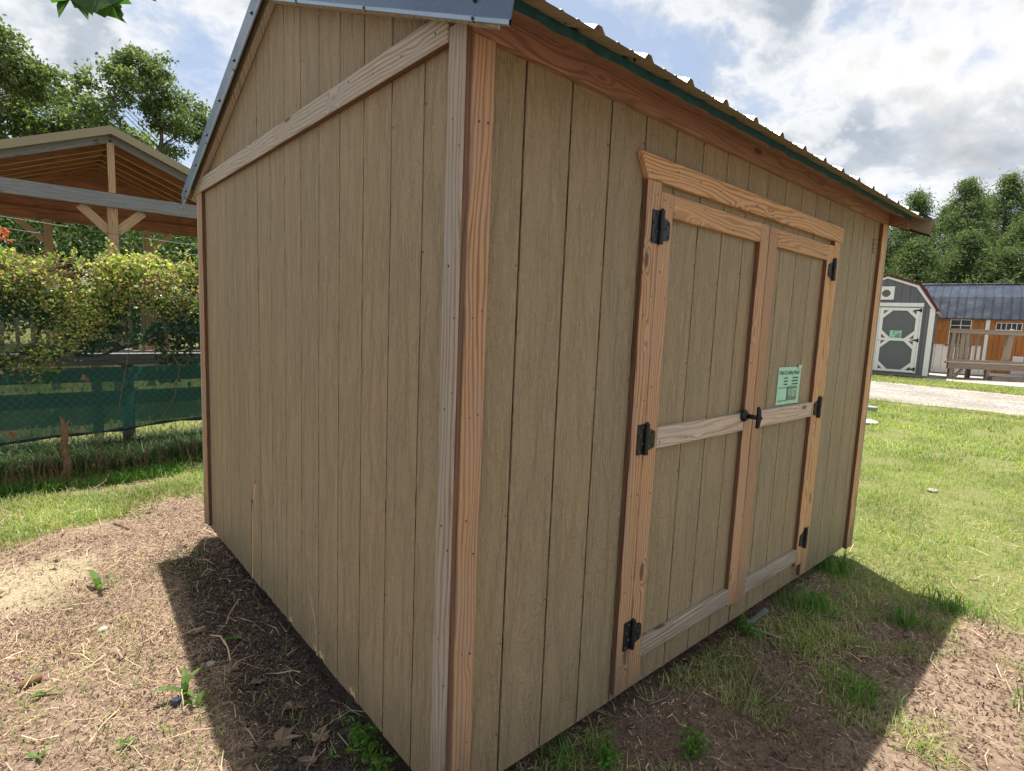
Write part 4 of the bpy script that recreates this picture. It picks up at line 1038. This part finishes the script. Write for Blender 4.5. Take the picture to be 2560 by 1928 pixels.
for k in range(170):
    x = rng.uniform(-3.3, 2.2); z = ztop(np.float64(x))-.05; a = rng.normal()*.5; L_ = .05+.14*rng.random()**2; y = fy(x)+rng.normal()*.12
    for j in range(14): t_ = j/13; CC.append((x+math.sin(a)*L_*t_+rng.normal()*.008, y+rng.normal()*.01, z+L_*1.3*t_))
V_, F_ = leafcloud(np.array(CC), .03, asp=.7); o = tris('vine_sprigs', V_, F_, 'vine_leaf', kind='stuff'); o['label'] = 'young vine shoots sticking up from the fence top'
# hanging strands
SX = [(-1.25, .9, 16), (-1.0, .8, 18), (-.78, .75, 30), (-.62, .85, 40), (-.5, 1.0, 40), (-.36, 1.15, 34), (-.15, 1.3, 26), (.02, 1.4, 16), (.2, 1.35, 12), (.35, 1.45, 8), (.5, 1.35, 10), (-1.4, 1.2, 14), (-1.1, 1.35, 10), (.45, 1.5, 8)]
CC = []
for x0, zb, d in SX:
    for k in range(d*14):
        t_ = rng.random(); z = 1.72-(1.72-zb)*t_
        CC.append((x0+rng.normal()*.075-.16*t_*(x0 < 0)+.05*math.sin(z*9+x0*7), fy(x0)-.20+.10*t_+rng.normal()*.05, z+.06))
V_, F_ = leafcloud(np.array(CC), .030, asp=.75); o = tris('vine_leaves', V_, F_, 'vine_leaf', kind='stuff'); o['label'] = 'vine leaves hanging down over the fence mesh'
CC = [(rng.uniform(-3.3, 2.2), 0, 0) for _ in range(16000)]; CC = np.array(CC); CC[:, 2] = .6+1.1*rng.random(16000)**.42; CC[:, 1] = fy(CC[:, 0])+.12+rng.random(16000)*.35
CC = CC[fbm(CC[:, 0]*1.0+5, CC[:, 2]*1.0+3, 2.6) > .44]
V_, F_ = leafcloud(CC, .055, asp=.75); o = tris('vine_leaves', V_, F_, 'vine_dark', kind='stuff'); o['label'] = 'dark vine leaves seen through the shade cloth'
# tangled stems
m = MB()
for k in range(240):
    x = rng.uniform(-3.2, 2.1); z = 1.68+.26*rng.random(); p = [Vector((x, fy(x)+rng.normal()*.1-.05, z))]
    a = rng.uniform(-.5, .5)+(math.pi if rng.random() < .5 else 0)
    for j in range(6):
        p.append(p[-1]+Vector((math.cos(a)*.1, rng.normal()*.03, math.sin(a)*.06+rng.normal()*.02))); a += rng.normal()*.35
    m.tube(p, [.004-.0005*j for j in range(7)], 4)
for pts in ([(-.98, 1.78), (-.86, 1.66), (-.78, 1.48), (-.62, 1.35)], [(.0, 1.58), (.1, 1.50), (.28, 1.42)], [(.15, 1.5), (.2, 1.2), (.3, .9), (.25, .6), (.1, .35)], [(-.93, 1.8), (-.75, 1.92), (-.55, 1.96)], [(-.2, 1.5), (-.15, 1.1), (-.2, .8), (-.25, .55)]):
    m.tube([(x+.012*math.sin(z*23), fy(x)-.09, z) for x, z in pts], [.0035]*len(pts), 5)
o = m.build('vine_stems', 'dead_vine', None, kind='stuff'); o['label'] = 'brown vine stems tangled along the fence'
C_ = np.stack([rng.normal(-1.13, .07, 90), 5.5+rng.normal(size=90)*.05, 2.16+rng.normal(size=90)*.045], 1)
V_, F_ = leafcloud(C_, .035, asp=.8); o = tris('red_sprig', V_, F_, 'red_leaf'); o['kind'] = 'stuff'; o['label'] = 'orange red sprig leaves above the vines at the far left'
# dead stump-like vine trunk
m = MB(); m.tube([(-.71, 5.38, -.12), (-.70, 5.36, .05), (-.72, 5.37, .2), (-.705, 5.36, .36), (-.72, 5.35, .45), (-.735, 5.36, .50)], [.04, .035, .028, .03, .016, .008], 7)
m.tube([(-.71, 5.36, .36), (-.69, 5.35, .43), (-.665, 5.36, .47)], [.018, .012, .005], 5)
for k in range(26):
    a = rng.random()*6.28; z = rng.random()*.4-.05; m.tube([(-.71, 5.365, z), (-.71+.05*math.cos(a), 5.365+.04*math.sin(a), z+.06)], [.01, .002], 3)
tag(m.build('dead_vine_trunk', 'dead_vine', None), 'shaggy brown dead vine trunk standing before the green cloth', 'stump')
for k, (x, z, mt, lb) in enumerate([(-.52, .83, 'dry_leaf', 'single yellow leaf caught on the fence mesh'), (-1.08, .33, 'red_leaf', 'single red leaf caught low on the green cloth')]):
    V_, F_ = leafcloud(np.array([(x, fy(x)-.07, z)]), .09, asp=.9); tag(tris('caught_leaf', V_, F_, mt), lb, 'leaf')

# ------------------------------------------------------------------ grass, litter
def gz0(x, y): return float(Hh(np.float64(x), np.float64(y)))
def blades(name, xy, h, w, mat, lab, lean=.55, kind='stuff'):
    n = len(xy); x, y = xy[:, 0], xy[:, 1]; z = Hh(x, y)-.004
    a = rng.random(n)*6.283; hh = h*(.45+.9*rng.random(n)); ww = w*(.6+.8*rng.random(n)); ln = lean*hh*(.3+rng.random(n))
    dx, dy = np.cos(a), np.sin(a); px, py = -dy, dx
    b = np.stack([x, y, z], 1); sd_ = np.stack([px*ww, py*ww, 0*ww], 1)
    mid = b+np.stack([dx*ln*.35, dy*ln*.35, hh*.6], 1); tip = b+np.stack([dx*ln, dy*ln, hh*(.95-.3*rng.random(n))], 1)
    V_ = np.stack([b-sd_*.5, b+sd_*.5, mid+sd_*.38, mid-sd_*.38, tip], 1).reshape(-1, 3)
    i = np.arange(n)*5; F_ = np.concatenate([np.stack([i, i+1, i+2], -1), np.stack([i, i+2, i+3], -1), np.stack([i+3, i+2, i+4], -1)])
    o = tris(name, V_, F_, mat, kind=kind)
    if lab: o['label'] = lab
    return o
def scatter(n, x0, x1, y0, y1, wf):
    p = np.stack([rng.uniform(x0, x1, n), rng.uniform(y0, y1, n)], 1); k = rng.random(n) < wf(p[:, 0], p[:, 1])
    ins = (p[:, 0] > .05) & (p[:, 0] < 3.6) & (p[:, 1] > .12) & (p[:, 1] < 2.95)
    return p[k & ~ins]
patch = lambda x, y: lawnw(x, y)*np.clip(.15+2.0*(fbm(x+21, y+3, 2.2)-.30), .06, 1)
blades('lawn_grass', scatter(140000, 2.0, 7.5, -3.4, 2.5, lambda x, y: patch(x, y)*(1-(y > 0)*(x < 3.7))), .065, .0045, 'grass', 'green lawn grass beside the tan shed', .8)
blades('lawn_grass', scatter(95000, 7.5, 12.9, -4, 5, lambda x, y: patch(x, y)), .07, .010, 'grass', 'lawn grass before the gravel road', .8)
blades('lawn_grass', scatter(16000, 16.5, 18.3, -6, 6, lambda x, y: .9+0*x), .08, .016, 'grass', 'grass strip between gravel road and sheds')
blades('lawn_grass', scatter(52000, -3.2, 2.0, 3.6, 5.3, lambda x, y: lawnw(x, y)), .075, .006, 'grass', 'band of grass before the vine fence', .9)
blades('lawn_grass', scatter(30000, -8, 6, 7.0, 16, lambda x, y: .6+0*x), .09, .02, 'grass', 'sunlit lawn beyond the fence')
# darker weeds at fence foot
blades('fence_weeds', scatter(16000, -3.2, 2.0, 5.0, 5.75, lambda x, y: np.clip(fbm(x, y, 3.)*1.6-.4, 0, 1)), .12, .008, 'grass_lush', 'dark weeds at the foot of the fence', 1.0)
blades('fence_weeds', scatter(30000, -3.2, 2.0, 5.5, 6.9, lambda x, y: .3+.7*(fbm(x+4, y, 3.) > .42)), .20, .007, 'vine_dark', 'dark undergrowth just behind the fence', 1.1)
m = MB()
for k in range(750):
    x = rng.uniform(-3.2, 1.6); y = fy(x)-.05-.45*rng.random()**1.5; z = gz0(x, y); h_ = .08+.32*rng.random()**2; a = rng.random()*6.28; l_ = .15*rng.random()
    p = [Vector((x, y, z)), Vector((x+math.cos(a)*l_*.4, y+math.sin(a)*l_*.3, z+h_*.6)), Vector((x+math.cos(a)*l_, y+math.sin(a)*l_*.6, z+h_*(.7+.4*rng.random())))]
    m.tube(p, [.0035, .0025, .0012], 3)
o = m.build('brush_stems', 'dead_vine', None, kind='stuff'); o['label'] = 'dead brown stems tangled at the fence foot'
# tufts
def tuft(cx_, cy_, r, n, h, mat, nm, lab):
    p = np.stack([cx_+rng.normal(size=n)*r, cy_+rng.normal(size=n)*r], 1)
    o = blades(nm, p, h, .006, mat, None, .9, kind=None); tag(o, lab, 'grass tuft'); return o
TF = [(2.907, -.55, .05, 90, .13, 'bright grass tuft standing in shed shadow near its right edge'), (2.03, -.60, .07, 120, .10, 'grass tuft in the lower middle of the door-side shadow'),
      (3.35, -.03, .08, 160, .14, 'lush grass tuft against the shed wall by its far corner'), (2.65, -.12, .09, 200, .12, 'wide lush grass tuft under the right door'), (3.32, -.72, .07, 130, .12, 'grass tuft right at the corner of the shed shadow'),
      (2.55, -1.20, .06, 110, .09, 'sunlit grass tuft at the right border of the picture'), (.55, .0, .05, 60, .09, 'low grass tuft against the near end of door wall')]
for a in TF: tuft(a[0], a[1], a[2], a[3], a[4], 'grass_lush', 'grass_tuft', a[5])
# sparse grass over shaded dirt
sp_ = scatter(85000, .3, 3.6, -1.5, .05, lambda x, y: np.clip((fbm(x+2, y+9, 2.6)-.40)*2.4, 0, 1)*.75)
blades('sparse_grass', sp_, .05, .0042, 'grass', 'thin grass over the dirt on the door side', 1.1)
sp_ = scatter(26000, -3, .1, -1.0, 3.9, lambda x, y: np.clip((fbm(x+12, y+4, 1.6)-.47)*2.2, 0, 1)*.6)
blades('sparse_grass', sp_, .06, .0035, 'grass', 'wisps of grass among the litter on the gable side', 1.2)
# litter strips
def litter(name, xy, ln, wd, mat, lab, lift=.006):
    n = len(xy); x, y = xy[:, 0], xy[:, 1]; a = rng.random(n)*6.283; l = ln*(.3+1.2*rng.random(n)); w_ = wd*(.5+rng.random(n))
    cv = rng.normal(size=n)*.38; P_ = []
    for s_ in (-.5, 0, .5):
        ang = a+cv*s_; cx_ = x+np.cos(a)*l*s_-np.sin(a)*l*cv*(s_*s_); cy_ = y+np.sin(a)*l*s_+np.cos(a)*l*cv*(s_*s_)
        z = Hh(cx_, cy_)+lift*(rng.random(n)*1.4+.1)+(.012*rng.random(n)**4 if s_ else .002)
        nx_, ny_ = -np.sin(ang)*w_*.5, np.cos(ang)*w_*.5; tz = rng.normal(size=n)*w_*.25
        P_ += [np.stack([cx_-nx_, cy_-ny_, z-tz], 1), np.stack([cx_+nx_, cy_+ny_, z+tz], 1)]
    V_ = np.stack(P_, 1).reshape(-1, 3); i = np.arange(n)*6
    F_ = np.concatenate([np.stack([i+a_, i+b_, i+c_], -1) for a_, b_, c_ in ((0, 2, 3), (0, 3, 1), (2, 4, 5), (2, 5, 3))])
    o = tris(name, V_, F_, mat, kind='stuff'); o['label'] = lab; return o
ml = lambda x, y: np.clip(mulchw(x, y)*1.1, 0, 1)*(1-.7*sandw(x, y))*np.clip(.1+1.4*fbm(x+30, y, 2.2), 0, 1)*(1-.72*shadew(x, y))
litter('straw_litter', scatter(150000, -3.2, .6, -1.2, 4.4, ml), .030, .0016, 'straw', 'pale straw and shredded bark litter on the gable side')
litter('bark_litter', scatter(75000, -3.2, .6, -1.2, 4.4, ml), .014, .0042, 'mulch', 'brown bark chips on the gable side')
litter('shade_litter', scatter(26000, -.8, .4, -1., 3.2, lambda x, y: shadew(x, y)), .020, .006, 'shade_dark', 'dark litter added to deepen the shade along the gable wall')
litter('straw_litter', scatter(30000, .2, 6.0, -3., .6, lambda x, y: (1-.7*lawnw(x, y))*np.clip(fbm(x+1, y+30, 2.4)*1.4-.25, 0, 1)), .03, .0026, 'straw', 'dead grass bits over the dirt on the door side')
litter('straw_litter', scatter(12000, -3.2, 1.6, 4.0, 5.6, lambda x, y: .5+0*x), .05, .005, 'straw', 'dead grass under the fence')
litter('bark_litter', scatter(30000, .2, 4.0, -3., .6, lambda x, y: (1-lawnw(x, y))*.8), .018, .005, 'mulch', 'dark crumbs over the dirt on the door side')

litter('leaf_flakes', scatter(350, -3.2, .3, -1.2, 4.6, lambda x, y: np.clip((fbm(x+50, y+7, 2.6)-.42)*5, 0, 1)), .05, .022, 'dry_leaf', 'dead leaf flakes caught in the litter', lift=.02)
litter('leaf_flakes', scatter(500, .2, 5, -2.5, .3, lambda x, y: np.clip((fbm(x+50, y+7, 2.6)-.42)*5, 0, 1)), .035, .014, 'dry_leaf', 'dead leaf flakes on the dirt', lift=.015)
litter('straw_stalks', scatter(1500, -3.2, .4, -1.2, 4.6, lambda x, y: .8+0*x), .14, .0032, 'straw', 'long pale straw stalks on the litter', lift=.03)
litter('straw_stalks', scatter(700, .2, 5.5, -2.5, .3, lambda x, y: .8+0*x), .12, .003, 'straw', 'long pale straw stalks on the dirt', lift=.02)
# ------------------------------------------------------------------ small things
def gz(x, y): return float(Hh(np.float64(x), np.float64(y)))
def broadleafweed(x, y, n, ln, lab, upright=.6, w=.32):
    t = thing('weed', lab, 'weed', (x, y, gz(x, y)))
    for k in range(n):
        a = 6.283*k/n+rng.normal()*.4; l = ln*(.6+.6*rng.random()); e = upright*(.5+.8*rng.random()); m = MB(); L_ = []
        for j in range(6):
            s_ = j/5; rr_ = l*s_*math.cos(e*(1-.6*s_)); zz = l*s_*math.sin(e*(1.1-.7*s_))+.004; wd = l*w*math.sin(math.pi*min(1, .08+.92*s_)**.8)*.5+.001
            L_.append((Vector((math.cos(a)*rr_-math.sin(a)*wd, math.sin(a)*rr_+math.cos(a)*wd, zz+wd*.3)), Vector((math.cos(a)*rr_, math.sin(a)*rr_, zz)), Vector((math.cos(a)*rr_+math.sin(a)*wd, math.sin(a)*rr_-math.cos(a)*wd, zz+wd*.3))))
        for j in range(5):
            m.face([L_[j][0], L_[j][1], L_[j+1][1], L_[j+1][0]], [(0, 0)]*4); m.face([L_[j][1], L_[j][2], L_[j+1][2], L_[j+1][1]], [(0, 0)]*4)
        m.build('leaf', 'weed_leaf', t, smooth=True)
    return t
broadleafweed(-.492, 1.295, 4, .15, 'upright broad-leaved weed in the litter at the lower left', 1.45, .22)
broadleafweed(-.47, 1.20, 2, .09, 'yellowish low leaf just below the upright broad-leaved weed', 1.2, .34)
broadleafweed(-.691, 2.57, 3, .14, 'drooping broad-leaved weed on bare litter left of the shed shadow', 1.1, .24)
broadleafweed(-.99, 1.258, 3, .05, 'small pale weed at the lower left edge', .9)
broadleafweed(-.725, 1.12, 6, .055, 'bright leafy weed at the bottom left', 1.1, .25)
broadleafweed(-.955, 1.70, 3, .06, 'small weed beside the curl of bark', .8)
broadleafweed(-.20, 1.62, 4, .055, 'little weed in the gable-side shadow', 1.0)
broadleafweed(-.13, .58, 4, .045, 'small weed near the bottom of gable-side shadow', 1.0)
def fernweed(x, y, n, h, r, lab):
    t = thing('ragweed', lab, 'weed', (x, y, gz(x, y))); C_ = []; m = MB()
    for k in range(n):
        a = rng.random()*6.28; rr_ = r*rng.random(); hh = h*(.5+.6*rng.random()); p1 = Vector((math.cos(a)*rr_, math.sin(a)*rr_, hh))
        m.tube([(0, 0, 0), p1*.5+Vector((0, 0, hh*.1)), p1], [.003, .002, .001], 4)
        for j in range(26): s_ = .3+.7*rng.random(); C_.append(np.array(p1)*s_+rng.normal(size=3)*.018)
    m.build('stem', 'weed_leaf', t); V_, F_ = leafcloud(np.array(C_), .026, asp=.4); tris('foliage', V_, F_, 'grass_lush', t)
fernweed(-.02, .54, 12, .17, .13, 'green ragweed clump against the foot of the gable wall')
fernweed(-.06, .36, 8, .12, .09, 'smaller ragweed below the clump at the near corner')
fernweed(.68, -.12, 7, .12, .10, 'ragweed growing at the foot of the door wall')
fernweed(1.0, -.30, 6, .08, .12, 'low ragweed in the shade before the left door')
fernweed(2.05, .0, 6, .09, .08, 'ragweed tucked under the door wall by the bent metal strip')
# bent metal strip
m = MB(); A_, B_, C2 = Vector((2.33, .0, gz(2.33, 0)+.05)), Vector((2.13, .03, gz(2.13, .03)+.012)), Vector((2.17, -.16, gz(2.17, -.16)+.012))
for p, q in ((A_, B_), (B_, C2)):
    d = (q-p).normalized(); n_ = d.cross(Vector((0, 0, 1))).normalized()*.012; h_ = Vector((0, 0, .012))
    m.face([p-n_, q-n_, q+n_, p+n_], [(0, 0)]*4); m.face([p-n_, q-n_, q-n_-h_, p-n_-h_], [(0, 0)]*4)
tag(m.build('metal_strip', 'aluminium'), 'bent pale metal strip lying by the door wall', 'metal strip')
# twigs
def twig(pts, r, lab):
    m = MB(); P_ = [Vector((x, y, gz(x, y)+z)) for x, y, z in pts]; m.tube(P_, [r*(1-.5*k/len(P_)) for k in range(len(P_))], 6); tag(m.build('twig', 'twig'), lab, 'twig')
twig([(1.39, -.32, .015), (1.52, -.29, .02), (1.66, -.24, .015), (1.86, -.19, .03)], .009, 'long knobbly twig in the door-side shadow')
twig([(1.25, -.12, .012), (1.38, -.10, .02), (1.47, -.09, .012)], .006, 'short dark twig nearer the door wall')
twig([(1.10, -.02, .01), (1.2, -.05, .015), (1.32, -.03, .01)], .005, 'thin twig close under the left door')
twig([(1.55, -.35, .01), (1.68, -.36, .02), (1.83, -.33, .01)], .006, 'twig beside the long knobbly one, on its right')
twig([(-.50, 3.78, .01), (-.46, 3.65, .012), (-.43, 3.53, .012)], .009, 'pale stick on the litter before the grass band')
twig([(-.60, 4.75, .02), (-.45, 4.95, .06), (-.38, 5.15, .12)], .008, 'bent stick leaning at the fence foot')
twig([(-.62, 1.72, .01), (-.57, 1.85, .015), (-.56, 1.98, .01)], .004, 'thin straw stalk left of the shadow edge')
# curl of bark
m = MB(); zc = gz(-1.02, 1.8)
for k in range(8):
    t0, t1 = -.4+k*.5, -.4+(k+1)*.5
    q = lambda t, s_: (-1.04+.075*s_, 1.80+.019*math.cos(t)+.03*s_, zc+.018+.018*math.sin(t))
    m.face([q(t0, 0), q(t1, 0), q(t1, 1), q(t0, 1)], [(0, 0)]*4)
tag(m.build('bark_curl', 'dead_vine', smooth=True), 'rolled curl of brown bark at the far left', 'bark')
m = MB(); zc = gz(-.53, 1.3); m.tube([(-.53, 1.26, zc+.004), (-.53, 1.262, zc+.022), (-.53, 1.264, zc+.026)], [.017, .017, .012], 12); tag(m.build('bottle_cap', 'bottle_blue'), 'small dark blue bottle cap beside the upright weed', 'cap')
# dry leaves in the shadow
LV = [(-.28, 1.38, .07, 'large curled dry leaf by the shadow edge'), (-.25, .78, .08, 'big dry leaf near the bottom of the gable-side shadow'), (-.36, 1.78, .05, 'dry leaf lying across the shadow edge'), (-.15, .95, .06, 'flat dry leaf in the gable-side shadow, close to the wall'),
      (-.22, 1.2, .05, 'crumpled dry leaf in the middle of the gable-side shadow'), (-.12, .70, .06, 'dry leaf beside the lowest boards of gable wall'), (-.20, .60, .05, 'lowest dry leaf in the gable-side shadow')]
def starleaf(r, n=8):
    pts = []
    for k in range(n*2):
        a = math.pi*2*k/(n*2)+.1; q = r*(1 if k % 2 == 0 else .66)*(.55+.6*random.random()); pts.append((math.cos(a)*q, math.sin(a)*q))
    return pts
for x, y, r, lb in LV:
    pts = starleaf(r); m = MB(); z = gz(x, y); k = len(pts)
    for j in range(k):
        a, b = pts[j], pts[(j+1) % k]; ha = lambda q: .004+.022*abs(math.sin(math.atan2(q[1], q[0])*2.3+r*90))*(math.hypot(*q)/r); m.face([(0, 0, .008), (a[0], a[1], ha(a)), (b[0], b[1], ha(b))], [(0, 0)]*3)
    o = m.build('dry_leaf', 'dry_leaf'); o.location = (x, y, z+.004); o.rotation_euler = (random.uniform(-.25, .25), random.uniform(-.25, .25), random.random()*6); tag(o, lb, 'leaf')
def pebble(x, y, r, mt, nm, lb, cat, sz=.4):
    me = bpy.data.meshes.new(nm); bm = bmesh.new(); bmesh.ops.create_icosphere(bm, subdivisions=2, radius=r)
    for v in bm.verts: v.co *= 1+.18*(random.random()-.5); v.co.z *= sz
    bm.to_mesh(me); bm.free(); o = link(nm, me, mt); o.location = (x, y, gz(x, y)+r*sz*.6); tag(o, lb, cat)
pebble(-.713, 2.12, .025, 'pebble', 'stone', 'pale flat stone in the sunlit litter', 'stone')
pebble(-.347, 1.488, .022, 'pebble', 'stone', 'pale chip at the edge of the gable-side shadow', 'stone')
pebble(6.1, -.02, .05, 'pebble', 'stone', 'pale stone in the sunny lawn on the right', 'stone')
pebble(9.73, 1.66, .16, 'white_plastic', 'plastic_scrap', 'crumpled white plastic on the lawn beside the shed corner', 'litter', .25)
pebble(14.2, .5, .12, 'white_plastic', 'plastic_scrap', 'white scrap at the gravel road edge', 'litter', .2)
m = MB(); zc = gz(11.0, 1.97); m.tube([(11.0, 1.97, zc), (11.0, 1.97, zc+.10), (11.0, 1.97, zc+.11)], [.09, .11, .10], 14); tag(m.build('bucket_lid', 'pebble'), 'round pale tub standing on the lawn near the road', 'tub')

# ------------------------------------------------------------------ overhanging leaves at the top left
br = thing('overhanging_twig', 'jagged green leaves hanging into the top left of view', 'branch', (-1.33, -.06, 2.30))
TOPLEAF = True
def ptpx(px, py, d):
    v = r2*((px-1280)/1387.1)+u2*((964-py)/1387.1)+fw
    return cam_loc+v*d-Vector((-1.33, -.06, 2.30))
def mapleleaf(outline, d, fold):
    m = MB(); P_ = [ptpx(x, y, d+fold*((i % 3)-1)*.012) for i, (x, y) in enumerate(outline)]
    c = sum(P_, Vector())/len(P_)+Vector((0, 0, .004))
    for j in range(len(P_)): m.face([c, P_[j], P_[(j+1) % len(P_)]], [(0, 0)]*3)
    m.build('leaf', 'maple_leaf', br)
mapleleaf([(118, -70), (122, -4), (130, 8), (144, 4), (141, 14), (147, 46), (158, 22), (166, 0), (178, -8), (186, 20), (205, 22), (221, 51), (222, 30), (232, 40), (240, -20), (200, -90)], 1.25, 1)
mapleleaf([(205, -60), (215, 0), (226, 33), (236, 32), (262, 45), (268, 40), (290, 46), (318, 60), (306, 44), (310, 36), (302, 22), (306, 18), (298, 6), (330, 11), (318, -6), (300, -70)], 1.30, -1)
mapleleaf([(360, -40), (372, -2), (392, 5), (381, -4), (378, -40)], 1.2, 0)
m = MB(); m.tube([ptpx(200, -85, 1.25), ptpx(240, -140, 1.3), ptpx(330, -220, 1.4)], [.002, .003, .004], 5); m.tube([ptpx(290, -65, 1.3), ptpx(260, -140, 1.3)], [.002, .003], 5)
m.build('stem', 'twig', br)
